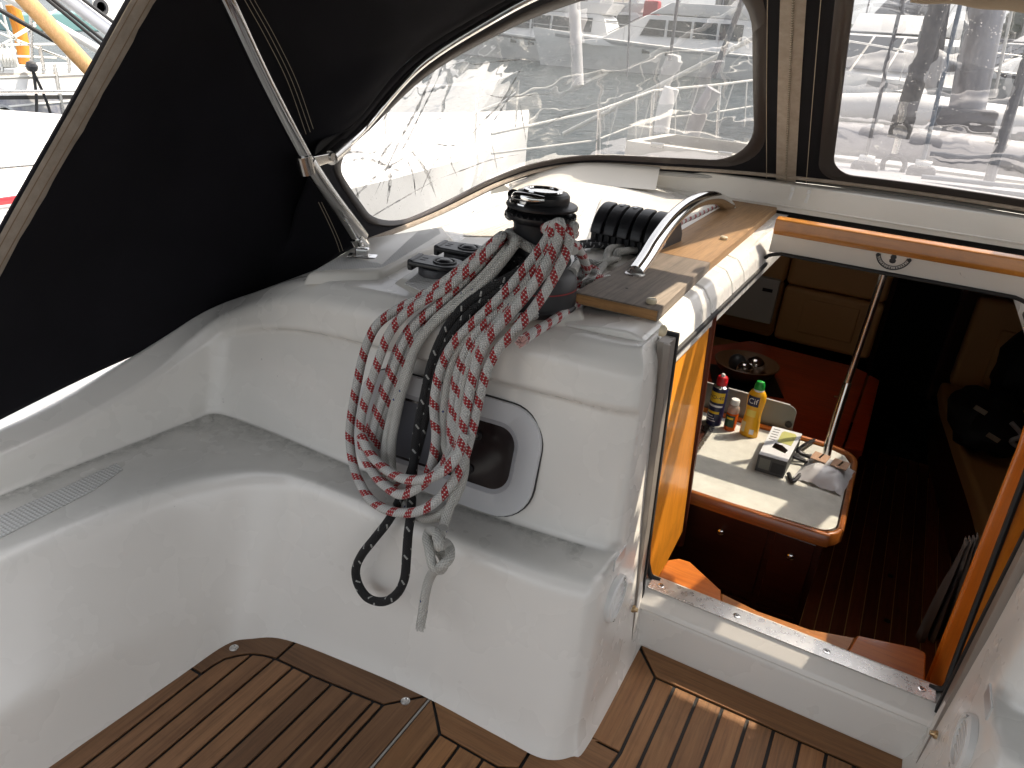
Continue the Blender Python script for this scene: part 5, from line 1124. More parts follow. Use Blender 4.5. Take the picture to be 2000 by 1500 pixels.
wp.append([wt(195, .075, .095)] + seq([(990, 486, .012), (942, 542, .012), (890, 590, .010), (845, 630, .008), (815, 672, .006), (797, 715, .006), (780, 760, .006), (766, 808, .006), (756, 852, .008), (752, 892, .01), (757, 930, .018)]))
wp.append(seq([(894, 880, .012), (898, 836, .012), (904, 786, .010), (914, 736, .008), (930, 692, .006), (955, 655, .004), (985, 622, .004), (1016, 588, .004), (1046, 552, .002), (1070, 516), (1090, 478), (1102, 448)]) + [wt(-25, .066, .14)])
rope(wp, .0091, ROPE_W, 'white_rope', 'plain white rope on the winch with a figure-eight knot near its end')
ee = rpt(821, 1222)
fr = G()
for k in range(20):
    a = k * 2.4; r_ = .0078 * math.sqrt((k + .5) / 20); q_ = Vector((r_ * math.cos(a), r_ * math.sin(a), 0)); fr.tube([ee + q_ + Vector((0, 0, .004)), ee + q_ * 1.25 + Vector((0, 0, -.006 - .004 * random.random()))], .0015, 5)
fr.out('frayed_end', Mt('frayed_white', (.52, .51, .48), .8).m, bpy.data.objects['white_rope'])
# black rope
kp = []
kp.append([wt(a, .0575 + .0015 * (a % 3), z) for a, z in ((180, .088), (200, .100), (235, .105), (270, .100), (300, .094), (340, .092), (40, .094), (100, .096), (160, .092), (190, .084), (215, .082), (250, .086), (290, .082), (330, .08))])
blk = [(1040, 512, .008), (1005, 535, .006), (962, 560), (912, 593), (878, 632), (855, 676), (840, 720), (829, 772), (819, 818), (812, 865), (807, 912), (805, 960, .01), (802, 1005, .008), (797, 1045), (794, 1088), (790, 1130), (775, 1160), (749, 1175), (719, 1168), (700, 1142), (695, 1112), (707, 1083), (733, 1050), (762, 1012, .01), (785, 965, .02), (803, 920, .012), (818, 870, .008), (830, 818, .006), (840, 772, .006), (850, 725, .006), (866, 680, .006), (892, 640, .006), (930, 600, .006), (975, 568, .006), (1020, 540, .008), (1050, 520, .01)]
kp.append([wt(-70, .07, .088)] + seq(blk, .004) + [wt(-50, .07, .08)])
rope(kp, .0088, ROPE_K, 'black_rope', 'black rope with white flecks hanging in a loop below the coils')
# lines from the clutches
def cline(pts, r, mat, name, label): rope([pts], r, mat, name, label)
def cfront(i): return cl0 + ax * (W5 * (i + .5)) + ay * -.004 + Vector((0, 0, .012))
cline([cfront(0), cfront(0) + Vector((-.03, -.06, -.004)), roofp(1128, 508, .016), roofp(1105, 540, .014), roofp(1060, 560, .013)], .0078, ROPE_G, 'spotted_line', 'dark spotted line from the outermost rope clutch')
cline([cfront(1), cfront(1) + Vector((-.05, -.07, -.002)), roofp(1140, 500, .018), roofp(1112, 530, .014), roofp(1070, 548, .013)], .0078, ROPE_G, 'spotted_line', 'dark spotted line from the second rope clutch')
cline([cfront(2), cfront(2) + Vector((-.01, -.06, .004)), roofp(1182, 512, .018), roofp(1165, 540, .016), roofp(1152, 568, .014)], .0090, ROPE_W, 'white_line', 'white line from the middle rope clutch')
cline([cfront(3), cfront(3) + Vector((-.02, -.07, .004)), roofp(1205, 505, .020), roofp(1168, 515, .020), roofp(1135, 512, .022), wt(20, .07, .075)], .0092, ROPE_W, 'white_line', 'white line from the fourth rope clutch curving to the winch')
cline([cl0 + ax * (W5 * 5 + .01) + Vector((0, -.02, .03)), P(1325, 440, z=.79), P(1360, 422, z=.79), P(1395, 405, z=.79), P(1418, 396, z=.785)], .006, ROPE_R, 'red_white_line', 'red flecked line running under the handrail to the hatch garage')

# ------------------------------------------------------------------ own foredeck with what stands on it
DECK = gelcoat('deck_grey', (.33, .33, .35), (.27, .27, .29), .5, False)
rows = []
for k in range(33):
    y = 2.83 + 7.2 * k / 32; f = k / 32
    hw = 1.75 * (1 - max(0, (y - 3.5) / 6.6) ** 1.7); sd = .50 + .03 * f * 4
    cw = max(.05, 1.22 - .14 * (y - 2.8)); cw = min(cw, hw * .8); ch = max(0, .34 - .075 * (y - 2.8)) if y < 7 else 0
    prof = [(-hw, sd - .25), (-hw, sd), (-hw * .98, sd + .03), (-hw * .95, sd), (-cw - .02, sd + .005), (-cw * .97, sd + ch * .8), (-cw * .85, sd + ch * .95), (-cw * .4, sd + ch * 1.06), (0, sd + ch * 1.1)]
    rows.append([Vector((x, y, z)) for x, z in prof] + [Vector((-x, y, z)) for x, z in prof[-2::-1]])
hx0, hx1 = -.80, -.42
g = G().grid(rows); bmesh.ops.delete(g.bm, geom=[f for f in g.bm.faces if hx0 < f.calc_center_median().x < hx1 and 3.27 < f.calc_center_median().y < 3.83], context='FACES'); g.out('foredeck', DECK, None, True, 40, 'structure')  # deck opened under the hatch so daylight brightens the cabin
fz = lambda x, y: .50 + .12 * (y - 2.83) / 7.2 + max(0, .34 - .075 * (y - 2.8)) * 1.06
ALU = Mt('dull_aluminium', (.30, .30, .32), .4, .8).m; DKM = Mt('dark_spar', (.11, .11, .12), .45, .4).m; ROPW = Mt('white_cord', (.6, .6, .58), .7).m; ROPB = Mt('blue_cord', (.10, .125, .16), .7).m
ma = thing('mast', P(1888, 205, y=5.2), 'grey aluminium mast standing on the coachroof ahead of the sprayhood', 'mast')
mb = P(1888, 215, y=5.2); mtp = P(1918, 60, y=5.2); up = (mtp - mb).normalized()
G().tube([mb, mb + up * 12], .095, 20).out('spar', ALU, ma)
G().box((mb.x - .16, mb.y - .14, mb.z - .12), (mb.x + .16, mb.y + .14, mb.z + .01), .02, 2).out('mast_step', DKM, ma)
G().tube([mb + Vector((-.22, -.1, .1)), mb + up * 1.1 + Vector((-.24, -.15, 0))], .045, 14).out('halyard_bundle', DKM, ma)
G().tube([mb + Vector((-.10, -.02, .15)), mb + up * 10 + Vector((-.10, -.02, 0))], .012, 8).out('halyard', ROPB, ma)
G().tube([mb + Vector((.11, -.03, .1)), mb + up * 10 + Vector((.11, -.03, 0))], .008, 8).out('halyard', ROPW, ma)
va = thing('boom_vang', P(1755, 270, y=4.9), 'dark rigid boom vang with a shackle at its foot', 'boom vang')
v0, v1 = P(1757, 262, y=4.9), P(1815, 70, y=4.9); G().tube([v0, v0 + (v1 - v0) * 1.5], .052, 16).out('tube', DKM, va)
G().tube([v0 + Vector((.0, -.02, .1)), v0 + Vector((.0, -.02, -.02))], .060, 16).out('collar', BLACKM, va)
sh = P(1747, 300, y=4.9); G().tube([v0, sh], .018, 10).out('toggle', STEEL, va)
ss_ = P(1743, 330, y=4.9)
G().tube(cr([ss_ + Vector((-.05, 0, -.02)), ss_ + Vector((-.055, 0, .04)), ss_ + Vector((0, 0, .08)), ss_ + Vector((.055, 0, .04)), ss_ + Vector((.05, 0, -.02))], 6), .014, 10).out('shackle', DKM, va)
for (a, b, r, m_, lab) in (((1690, 310), (1762, 0), .010, DKM, 'thin dark line rising left of the boom vang'), ((1800, 325), (1868, 40), .011, ROPB, 'blue line rising right of the boom vang'), ((1922, 385), (1975, 215), .026, DKM, 'thick dark line slanting up to the right of the mast')):
    p0, p1 = P(*a, y=4.6), P(*b, y=4.75); o = G().tube([p0, p1, p1 + (p1 - p0) * (2.2 if a[0] != 1922 else .8)], r, 8).out('rigging_line', m_); tag(o, lab, 'rope')
for px, lab in (((1690, 322), 'dark deck block left of the shackle'), ((1800, 332), 'dark deck block right of the shackle')):
    p = P(*px, y=4.6); b_ = thing('deck_block', p, lab, 'block', 'deck blocks at the mast foot')
    G().box((p.x - .07, p.y - .05, p.z - .05), (p.x + .07, p.y + .05, p.z + .02), .025, 3).out('cheek', DKM, b_); G().lathe([(.03, -.04), (.035, 0), (.03, .04)], p + Vector((0, 0, .02)), 14, Matrix.Rotation(R(90), 4, 'Y')).out('sheave', STEEL, b_)
for k, (a, b, m_) in enumerate((((1590, 338), (1700, 345), ROPW), ((1590, 350), (1690, 356), ROPW), ((1800, 345), (2060, 372), ROPB), ((1795, 358), (2060, 388), ROPB), ((1795, 370), (2060, 402), ROPW))):
    o = G().tube([P(*a, y=3.9), P(*b, y=3.9)], .010, 8).out('deck_line', m_); tag(o, ('upper white line at the left of the mast foot', 'lower white line at the left of the mast foot', 'upper blue line led aft from the mast foot', 'lower blue line led aft from the mast foot', 'white line led aft beneath the blue ones')[k], 'rope')
dg_ = thing('folded_dinghy', P(1800, 220, y=6.3), 'white rolled inflatable dinghy lying across the foredeck', 'dinghy')
d0, d1, d2 = P(1585, 222, y=6.2), P(1760, 222, y=6.1), P(2080, 262, y=6.3)
WHD = Mt('white_hypalon', (.72, .72, .72), .5).m
G().tube(cr([d0 - Vector((.3, 0, .03)), d0, d1, (d1 + d2) / 2 + Vector((0, 0, .0)), d2, d2 + Vector((.4, 0, 0))], 6), [.04, .08, .10, .115, .12, .125, .13] + [.135] * 24, 20).out('tube', WHD, dg_)
G().tube(cr([d0 + Vector((-.2, -.25, -.16)), d1 + Vector((0, -.3, -.18)), d2 + Vector((.2, -.25, -.18))], 8), .11, 16).out('tube', DECK, dg_)
# hatch and dorade pipes seen through the port window
fh = thing('deck_hatch', P(1350, 300, y=3.3), 'low white deck hatch with a frosted top ahead of the port window', 'hatch')
h0_ = P(1222, 276, y=3.25); h1_ = P(1520, 300, y=3.25); zc = h0_.z
for lo_, hi_ in (((h0_.x, 3.25), (h1_.x, 3.30)), ((h0_.x, 3.80), (h1_.x, 3.85)), ((h0_.x, 3.301), (h0_.x + .07, 3.799)), ((h1_.x - .07, 3.301), (h1_.x, 3.799))): G().box((*lo_, zc - .14), (*hi_, zc + .005), .008, 2).out('frame', GEL2, fh)
M = Mt('frosted_acrylic'); M.N.remove(M.b); t1 = M.n('BsdfTranslucent'); t1.inputs[0].default_value = (.42, .42, .42, 1); t2 = M.n('BsdfGlossy'); t2.inputs['Roughness'].default_value = .2; t3 = M.n('MixShader'); t3.inputs[0].default_value = .12; M.l(t1.outputs[0], t3.inputs[1]); M.l(t2.outputs[0], t3.inputs[2]); M.l(t3.outputs[0], M.N['Material Output'].inputs[0])
G().poly([(h0_.x + .06, 3.29, zc + .007), (h1_.x - .06, 3.29, zc + .007), (h1_.x - .06, 3.81, zc + .007), (h0_.x + .06, 3.81, zc + .007)], [(0, 1, 2, 3)]).out('frosted_top', M.m, fh)  # pane made translucent to spread added daylight over the cabin table
for k in range(2): G().box((h0_.x + .12 + .3 * k, 3.235, zc - .01), (h0_.x + .18 + .3 * k, 3.26, zc + .012), .004).out('hinge', STEEL, fh)
for k, (a, b) in enumerate((((1292, 258), (1312, 172)), ((1352, 262), (1395, 175)))):
    o = G().tube(cr([P(*a, y=4.4), P((a[0] + b[0]) / 2 - 4, (a[1] + b[1]) / 2, y=4.4), P(*b, y=4.4)], 6), .045, 16).out('deck_pipe', WHD if k == 0 else DECK); tag(o, ('white', 'grey')[k] + ' padded pipe standing on the foredeck', 'pipe')
for k_, (a, b, r_, lab) in enumerate((((1308, 118), (1327, -20), .012, 'thin dark wire rising outside the middle of the port window'), ((1392, 152), (1458, -20), .020, 'thick grey wire slanting outside the right part of the port window'), ((1472, 140), (1489, -20), .009, 'thin dark wire beside the right edge of the port window'), ((1225, 150), (1232, -20), .007, 'faint thin wire left of the middle of the port window'))):
    o = G().tube([P(*a, y=5.4), P(*b, y=5.5)], r_, 8).out('shroud', DKM); tag(o, lab, 'wire')
ll = thing('guard_rail', (-1.6, 5, .9), 'white guard lines on slim stanchions along the port side deck', 'guard rail')
sp_ = []
for k, (px, py) in enumerate(((1165, 300), (1270, 262), (1400, 250), (1478, 240))):
    b_ = P(px, py + 20, y=5.0 + .5 * k); t_ = P(px + 6, py - 85, y=5.0 + .5 * k); sp_.append(t_); G().tube([b_, t_], .012, 8).out('stanchion', STEEL, ll)
G().tube([P(960, 262, y=4.2)] + sp_ + [P(1560, 150, y=7)], .009, 6).out('guard_line', ROPW, ll); G().tube([P(960, 300, y=4.2)] + [p - Vector((0, 0, .2)) for p in sp_] + [P(1560, 200, y=7)], .007, 6).out('guard_line', ROPW, ll)
for k in range(9):
    p0 = sp_[min(3, k // 3)].lerp(sp_[min(3, k // 3 + 1)], (k % 3) / 3); G().tube([p0, p0 + Vector((.05 * (-1) ** k, 0, -.34))], .006, 5).out('netting_cord', ROPW, ll)
gp = G().tube([P(1129, 168, y=5.5), P(1121, -10, y=5.6)], .045, 12).out('grey_post', Mt('pale_grey_post', (.42, .42, .43), .5).m); tag(gp, 'pale grey post standing upright outside the left part of the port window', 'post')
sy = G().tube([P(1100, 262, y=6), P(1560, 30, y=6)], .018, 8).out('mooring_line', ROPW); tag(sy, 'white line rising from the port side deck past the window', 'rope')

# ------------------------------------------------------------------ the harbour: water, boats and shore tilted to match the image's horizon and waterlines
TILT = R(2.4); TW = Matrix.Translation((0, 0, -1.15)) @ Matrix.Rotation(TILT, 4, 'X'); TWI = TW.inverted()
def Q(px, py, y=None, z=None, x=None):
    r = TWI.to_3x3() @ Vector(ray(px, py)); o = TWI @ Vector(CAM); i, v = [(i, v) for i, v in enumerate((x, y, z)) if v is not None][0]
    return o + r * ((v - o[i]) / r[i])
def xo(g, M): bmesh.ops.transform(g.bm, matrix=M, verts=g.bm.verts); return g
M = Mt('harbour_water', (.012, .022, .022), .12, Specular_IOR_Level=.22); v = M.coord((1, 1, 1)); M.bump(M.math('ADD', M.noise(v, 1.6, 5, .6), M.math('MULTIPLY', M.noise(v, .35, 3), 1.5)), .22, .8); WATER = M.m
g = G(); g.poly([TW @ Vector(p) for p in ((-700, -300, 0), (700, -300, 0), (700, 900, 0), (-700, 900, 0))], [(0, 1, 2, 3)]); g.out('water', WATER, None, False, kind='structure')
BW = Mt('boat_white', (.74, .74, .74), .3).m; BG = Mt('boat_glass', (.02, .022, .028), .1).m; BB = Mt('boat_navy', (.03, .035, .06), .35).m; BGR = Mt('boat_grey', (.35, .36, .38), .5).m
def yacht(pos, head, L, label, stripe=BW, fly=True):
    Mx = TW @ Matrix.Translation(pos) @ Matrix.Rotation(head, 4, 'Z'); Bm = L * .16
    t = thing('motor_yacht', Mx @ Vector((0, 0, 0)), label, 'motor yacht', 'motor yachts moored ahead')
    rows = []
    for k in range(13):
        f = k / 12; y = -L / 2 + L * f; w_ = Bm * (1 - max(0, (f - .45) / .55) ** 2.3); fr_ = .085 * L + .05 * L * f ** 1.8
        wl = w_ * (.82 - .35 * f * f); yy = y + .04 * L * f * f
        rows.append([Vector((-w_ * .96, yy, fr_)), Vector((-w_, yy, fr_ * .97)), Vector((-(w_ * .6 + wl * .4), y + .02 * L * f, fr_ * .5)), Vector((-wl, y, 0)), Vector((-wl * .9, y, -.3)), Vector((wl * .9, y, -.3)), Vector((wl, y, 0)), Vector(((w_ * .6 + wl * .4), y + .02 * L * f, fr_ * .5)), Vector((w_, yy, fr_ * .97)), Vector((w_ * .96, yy, fr_))])
    g = G().grid(rows, True); g.poly(rows[0], [list(range(10))]); xo(g, Mx).out('hull', BW, t, True, 40)
    g = G(); st = [[r[1] + (r[2] - r[1]) * q + Vector((-.012, 0, 0)) for q in (.12, .3)] for r in rows[1:-1]]; g.grid(st); st = [[r[8] + (r[7] - r[8]) * q + Vector((.012, 0, 0)) for q in (.12, .3)] for r in rows[1:-1]]; g.grid(st); xo(g, Mx).out('hull_stripe', stripe if stripe is not BW else BGR, t)
    for f_ in (.35, .5, .65):
        r = rows[int(f_ * 12)]
        for a, b, s in ((1, 2, -1), (8, 7, 1)):
            c = r[a] + (r[b] - r[a]) * .5; g = G(); g.box((c.x - .02, c.y - .03 * L * .5, c.z - .10), (c.x + .02, c.y + .03 * L * .5, c.z + .10), .015); xo(g, Mx).out('hull_port', BG, t)
    d = .10 * L; hb = Bm * .80
    def house(pr_, w0, w1, name, mat, bev=.04):
        g = G(); zs = [z for _, z in pr_]; z0, z1 = min(zs), max(zs); b = bmesh.new()
        A = [b.verts.new((-(w0 + (w1 - w0) * (z - z0) / (z1 - z0)), y, z)) for y, z in pr_]; C = [b.verts.new(((w0 + (w1 - w0) * (z - z0) / (z1 - z0)), y, z)) for y, z in pr_]
        b.faces.new(A[::-1]); b.faces.new(C); n = len(A)
        for i in range(n): b.faces.new((A[i], A[(i + 1) % n], C[(i + 1) % n], C[i]))
        bmesh.ops.recalc_face_normals(b, faces=b.faces); bmesh.ops.bevel(b, geom=list(b.edges), offset=bev, segments=2, profile=.5, affect='EDGES', clamp_overlap=True)
        g.merge(b); return xo(g, Mx).out(name, mat, t, True, 40)
    house([(-.34 * L, d * .85), (-.30 * L, d + .085 * L), (-.28 * L, d + .10 * L), (.10 * L, d + .10 * L), (.27 * L, d + .01 * L), (.36 * L, d * .98), (.30 * L, d * .85)], hb, hb * .80, 'deckhouse', BW)
    for k in range(4):                                     # side panes, then the raked windscreen
        y0 = -.25 * L + .095 * L * k; y1 = y0 + .085 * L; zt = d + .085 * L; zb = d + .03 * L
        if k == 3: y1 = y0 + .06 * L
        for s in (-1, 1): g = G(); g.prism([(s * hb * .935, y0, zb), (s * hb * .935, y1 + (.03 * L if k == 3 else 0), zb), (s * hb * .85, y1, zt), (s * hb * .85, y0, zt)], (s * .03, 0, 0), .006, 1); xo(g, Mx).out('side_pane', BG, t)
    for k in (-1, 0, 1): g = G(); x0, x1 = (k - .46) * hb * .56, (k + .46) * hb * .56; g.prism([(x0, .245 * L, d + .028 * L), (x1, .245 * L, d + .028 * L), (x1 * .94, .12 * L, d + .094 * L), (x0 * .94, .12 * L, d + .094 * L)], (0, .02, .03), .006, 1); xo(g, Mx).out('windscreen_pane', BG, t)
    g = G(); g.prism([(-hb * .80, -.245 * L, d * 1.25), (hb * .80, -.245 * L, d * 1.25), (hb * .7, -.305 * L, d + .08 * L), (-hb * .7, -.305 * L, d + .08 * L)], (0, -.06, 0)); 
    xo(g, Mx).out('saloon_door', BG, t)
    if fly:
        house([(-.30 * L, d + .10 * L), (-.33 * L, d + .145 * L), (.02 * L, d + .145 * L), (.09 * L, d + .105 * L)], hb * .78, hb * .82, 'flybridge', BW)
        for s in (-1, 1): g = G(); g.prism([(s * hb * .8, -.27 * L, d + .14 * L), (s * hb * .8, -.21 * L, d + .14 * L), (s * hb * .62, -.26 * L, d + .21 * L), (s * hb * .62, -.30 * L, d + .21 * L)], (-s * .10, 0, 0), .02); xo(g, Mx).out('radar_arch_leg', BW, t)
        g = G(); g.box((-hb * .64, -.30 * L, d + .205 * L), (hb * .64, -.255 * L, d + .225 * L), .03); xo(g, Mx).out('radar_arch', BW, t)
        g = G(); g.prism([(-hb * .6, .0, d + .145 * L), (hb * .6, .0, d + .145 * L), (hb * .5, -.05 * L, d + .18 * L), (-hb * .5, -.05 * L, d + .18 * L)], (0, -.03, .0)); xo(g, Mx).out('fly_screen', BG, t)
    for s in (0, 1):
        i = 1 if s == 0 else 8; top = [r[i] * 1 + Vector((0, 0, .055 * L)) for r in rows[4:]]; g = G().tube(top, .02, 6)
        for r in rows[4::2]: g.tube([r[i], r[i] + Vector((0, 0, .055 * L))], .016, 5)
        xo(g, Mx).out('bow_rail', STEEL, t)
    return t
def sailboat(pos, head, L, label, hullm=BW, cover=BB):
    Mx = TW @ Matrix.Translation(pos) @ Matrix.Rotation(head, 4, 'Z'); Bm = L * .15
    t = thing('sailing_boat', Mx @ Vector((0, 0, 0)), label, 'sailing boat', 'sailing boats moored in the harbour'); rows = []
    for k in range(13):
        f = k / 12; y = -L / 2 + L * f; w_ = Bm * (1 - abs((f - .4) / .62) ** 2.4) + .02; fr_ = .10 * L + .02 * L * f; wl = w_ * .8
        rows.append([Vector((-w_ * .97, y, fr_)), Vector((-w_, y, fr_ * .96)), Vector((-(w_ + wl) / 2, y, fr_ * .45)), Vector((-wl * .8, y, -.2)), Vector((wl * .8, y, -.2)), Vector(((w_ + wl) / 2, y, fr_ * .45)), Vector((w_, y, fr_ * .96)), Vector((w_ * .97, y, fr_))])
    g = G().grid(rows, True); g.poly(rows[0], [list(range(8))]); xo(g, Mx).out('hull', hullm, t, True, 40)
    g = G(); b = [(-.22 * L, .06), (.18 * L, .045), (.24 * L, .0), (-.24 * L, 0)]; g.prism([(-Bm * .5, y, .105 * L + z * L * .9) for y, z in b], (Bm, 0, 0), .05, 2); xo(g, Mx).out('cabin', BW, t)
    for s in (-1, 1): g = G(); g.box((s * Bm * .505 - .02, -.15 * L, .125 * L), (s * Bm * .505 + .02, .13 * L, .142 * L), .01); xo(g, Mx).out('cabin_window', BG, t)
    g = G().tube([(0, .08 * L, .12 * L), (0, .08 * L, 1.35 * L)], .085, 8); xo(g, Mx).out('mast', ALU, t)
    g = G().tube([(0, .07 * L, .23 * L), (0, -.36 * L, .24 * L)], .16, 10); xo(g, Mx).out('sail_cover', cover, t)
    g = G().tube([(0, .5 * L, .13 * L), (0, .09 * L, 1.33 * L)], .03, 5); g.tube([(0, -.5 * L, .12 * L), (0, .07 * L, 1.34 * L)], .02, 5)
    for s in (-1, 1):
        g.tube([(s * Bm * .9, .06 * L, .12 * L), (s * Bm * .55, .08 * L, .75 * L), (0, .08 * L, 1.3 * L)], .018, 5); g.tube([(0, .08 * L, .75 * L), (s * Bm * .55, .08 * L, .75 * L)], .03, 5)
    xo(g, Mx).out('rigging', STEEL, t); return t
def at(px, y, py=120):
    q = Q(px, py, y=y); return (q.x, q.y, 0)
yacht(at(1300, 44, 150), R(112), 14.5, 'white motor yacht with dark windows, centre of the port window')
yacht(at(1060, 46, 140), R(97), 14, 'white flybridge motor yacht at the left of the port window', BB)
yacht(at(1500, 60, 130), R(70), 12, 'white motor yacht at the right edge of the port window, beyond the nearest one')
yacht(at(1735, 27, 170), R(172), 12.5, 'white flybridge motor yacht seen end-on through the centre window', BGR)
yacht(at(2030, 44, 170), R(120), 13, 'white motor yacht partly behind the mast', BB)
yacht(at(1170, 74, 110), R(80), 17, 'large white motor yacht in the second row behind the port window', BB)
yacht(at(880, 52, 140), R(60), 12, 'white motor yacht far at the left by the window edge')
ORD = ['leftmost', 'second from the left', 'third from the left', 'fourth from the left', 'fifth from the left', 'sixth from the left', 'seventh from the left', 'eighth from the left', 'fourth from the right', 'third from the right', 'second from the right', 'rightmost']
for k, (px, y, hd, L) in enumerate(((1030, 78, 100, 12), (1130, 83, 80, 13), (1220, 90, 100, 12), (1330, 84, 95, 13), (1410, 98, 80, 14), (1480, 90, 75, 12), (1560, 100, 85, 13), (1640, 86, 90, 13), (1690, 98, 100, 14), (1800, 94, 70, 12), (1950, 90, 95, 13), (2050, 100, 80, 13))):
    sailboat(at(px, y), R(hd), L, f'{ORD[k]} of the bare-masted sailing boats in the far row', BW, BB if k % 3 else BGR)
# far shore with trees and a few buildings
g = G(); g.box((-400, 128, -.5), (300, 150, 1.6), .0); xo(g, TW).out('far_shore', Mt('shore_stone', (.25, .24, .22), .9).m, None, False, kind='structure')
g = G(); rr = random.Random(3)
LEAF = Mt('distant_leaves', (.045, .06, .035), .8).m
for k in range(420):
    x = rr.uniform(-170, 90); y = rr.uniform(133, 146); r_ = rr.uniform(.8, 2.0); z = 1.6 + rr.uniform(.3, 5.2) * (.55 + .45 * math.sin(x * .11) * math.sin(x * .037 + 1)); b = bmesh.new(); bmesh.ops.create_icosphere(b, subdivisions=1, radius=r_)
    for v in b.verts: v.co = v.co * rr.uniform(.7, 1.3) + Vector((x, y, z))
    g.merge(b)
xo(g, TW).out('distant_trees', LEAF, None, False, kind='stuff')
for k, (x, w_, h_, lab) in enumerate(((-62, 16, 7, 'low pale building on the far shore at the left'), (-30, 12, 6, 'low pale building on the far shore in the middle'), (14, 14, 7.5, 'low pale building on the far shore at the right'))):
    bt = thing('harbour_building', TW @ Vector((x, 138, 1.6)), lab, 'building'); g = G(); g.box((x - w_ / 2, 131, 1.6), (x + w_ / 2, 140, 1.6 + h_)); xo(g, TW).out('wall', Mt('pale_render', (.42, .40, .37), .8).m, bt)
    g = G(); g.prism([(x - w_ / 2 - .4, 130.5, 1.6 + h_), (x - w_ / 2 - .4, 140.5, 1.6 + h_), (x - w_ / 2 - .4, 135.5, 3.6 + h_)], (w_ + .8, 0, 0)); xo(g, TW).out('roof', Mt('roof_tile', (.22, .09, .06), .8).m, bt)
    for j in range(int(w_ // 3)):
        for fl in range(2): g = G(); g.box((x - w_ / 2 + 1 + 3 * j, 130.9, 3 + 2.6 * fl), (x - w_ / 2 + 2.2 + 3 * j, 131.05, 4.4 + 2.6 * fl)); xo(g, TW).out('window', BG, bt)
rd = G(); rd.box((-.7, -.5, 0), (.7, .5, 3.2), .2); q = Q(1268, 62, y=70); xo(rd, TW @ Matrix.Translation((q.x, 70, 1.2))); o = rd.out('red_harbour_marker', Mt('red_paint', (.45, .02, .03), .5).m); tag(o, 'red harbour marker beyond the motor yachts', 'marker')

# ------------------------------------------------------------------ neighbouring boats on the port side
nb = thing('white_neighbour_boat', (-6, 3, 0), 'white boat berthed close on the port side, its broad deck in the sun', 'boat')
rows = []
for k in range(17):
    f = k / 16; y = -9 + 20.5 * f; w_ = 2.3 * (1 - max(0, (f - .5) / .5) ** 2.4) + .02; cx = -6.0
    rows.append([Vector((cx - w_ * .8, y, -1.6)), Vector((cx - w_, y, .05 + .12 * f)), Vector((cx - w_ * .97, y, .12 + .12 * f)), Vector((cx - w_ * .5, y, .17 + .12 * f)), Vector((cx, y, .20 + .12 * f)), Vector((cx + w_ * .5, y, .17 + .12 * f)), Vector((cx + w_ * .97, y, .12 + .12 * f)), Vector((cx + w_, y, .05 + .12 * f)), Vector((cx + w_ * .8, y, -1.6))])
G().grid(rows).out('hull', BW, nb, True, 40)
G().prism([(-7.3, y, z) for y, z in ((-3, .15), (-3, .55), (2.6, .50), (4.8, .28), (4.8, .15))], (2.4, 0, 0), .10, 3).out('cabin', BW, nb)
G().tube([(-4.35, 5, .32), (-4.15, 3, .30), (-4.0, 0, .27), (-4.0, -4, .24)], .02, 8).out('toe_rail', Mt('red_line', (.5, .02, .03), .5).m, nb)
G().tube([(-4.45, 6, .30), (-4.25, 3, .25), (-4.1, 0, .22), (-4.1, -4, .18)], .018, 8).out('deck_edge', BGR, nb)
for x in (-6.9, -6.1, -5.4): G().box((x - .012, -2.5, .555), (x + .012, 2.5, .562)).out('deck_seam', BGR, nb)
for k in range(5):
    y = 1.0 + 2.1 * k; xx = -6.0 + 2.15 * (1 - max(0, ((y + 9) / 20.5 - .5) / .5) ** 2.4)
    G().tube([(xx, y, .2), (xx, y, .85)], .014, 8).out('stanchion', STEEL, nb)
G().tube([(-3.85, 1, .84), (-3.87, 3.1, .84), (-4.05, 5.2, .84), (-4.5, 7.3, .84), (-5.3, 9.4, .86), (-6, 11, .9)], .008, 6).out('guard_line', STEEL, nb); G().tube([(-3.85, 1, .5), (-3.87, 3.1, .5), (-4.05, 5.2, .52), (-4.5, 7.3, .54), (-5.3, 9.4, .56), (-6, 11, .6)], .007, 6).out('guard_line', STEEL, nb)
nc = thing('blue_banded_boat', (-11, 6, 0), 'white sailing boat with a worn grey-blue band and guard wires', 'sailing boat')
X0 = -9.9
def cs(px, py, x=X0): return P(px, py, x=x)
def strip(name, y0, y1, mat, th=.05, pxs=(-120, 260)):
    a, b, c, d = cs(pxs[0], y0), cs(pxs[1], y0 - 4), cs(pxs[1], y1 - 4), cs(pxs[0], y1); return G().prism([a, b, c, d], (-th, 0, 0), 0).out(name, mat, nc, False)
M = Mt('worn_blue_band', (.16, .17, .22), .6); v = M.coord((1, 1, 1)); M.col(M.mix(M.ramp(M.noise(v, 3, 7, .7), [(.4, K3), (.65, W3)]), (.13, .14, .19), (.42, .41, .40))); BAND = M.m
strip('upper_topside', 156, 188, BW, .6); strip('black_stripe', 188, 196, RUBBER, .56); strip('blue_band', 196, 240, BAND, .58); strip('lower_hull', 240, 264, Mt('pale_lilac_hull', (.50, .50, .56), .5).m, .6); strip('boot_top', 264, 272, RUBBER, .55)
strip('toe_rail', 144, 156, Mt('worn_teak_rail', (.50, .46, .42), .7).m, .9); strip('deck_edge', 137, 144, BW, .95)
G().lathe([(.16, 0), (.16, .02), (.12, .02), (.11, .0)], cs(0, 220) + Vector((.01, 0, 0)), 24, Matrix.Rotation(R(90), 4, 'Y') @ Matrix.Diagonal((.6, 1, 1, 1))).out('hull_port', BGR, nc)
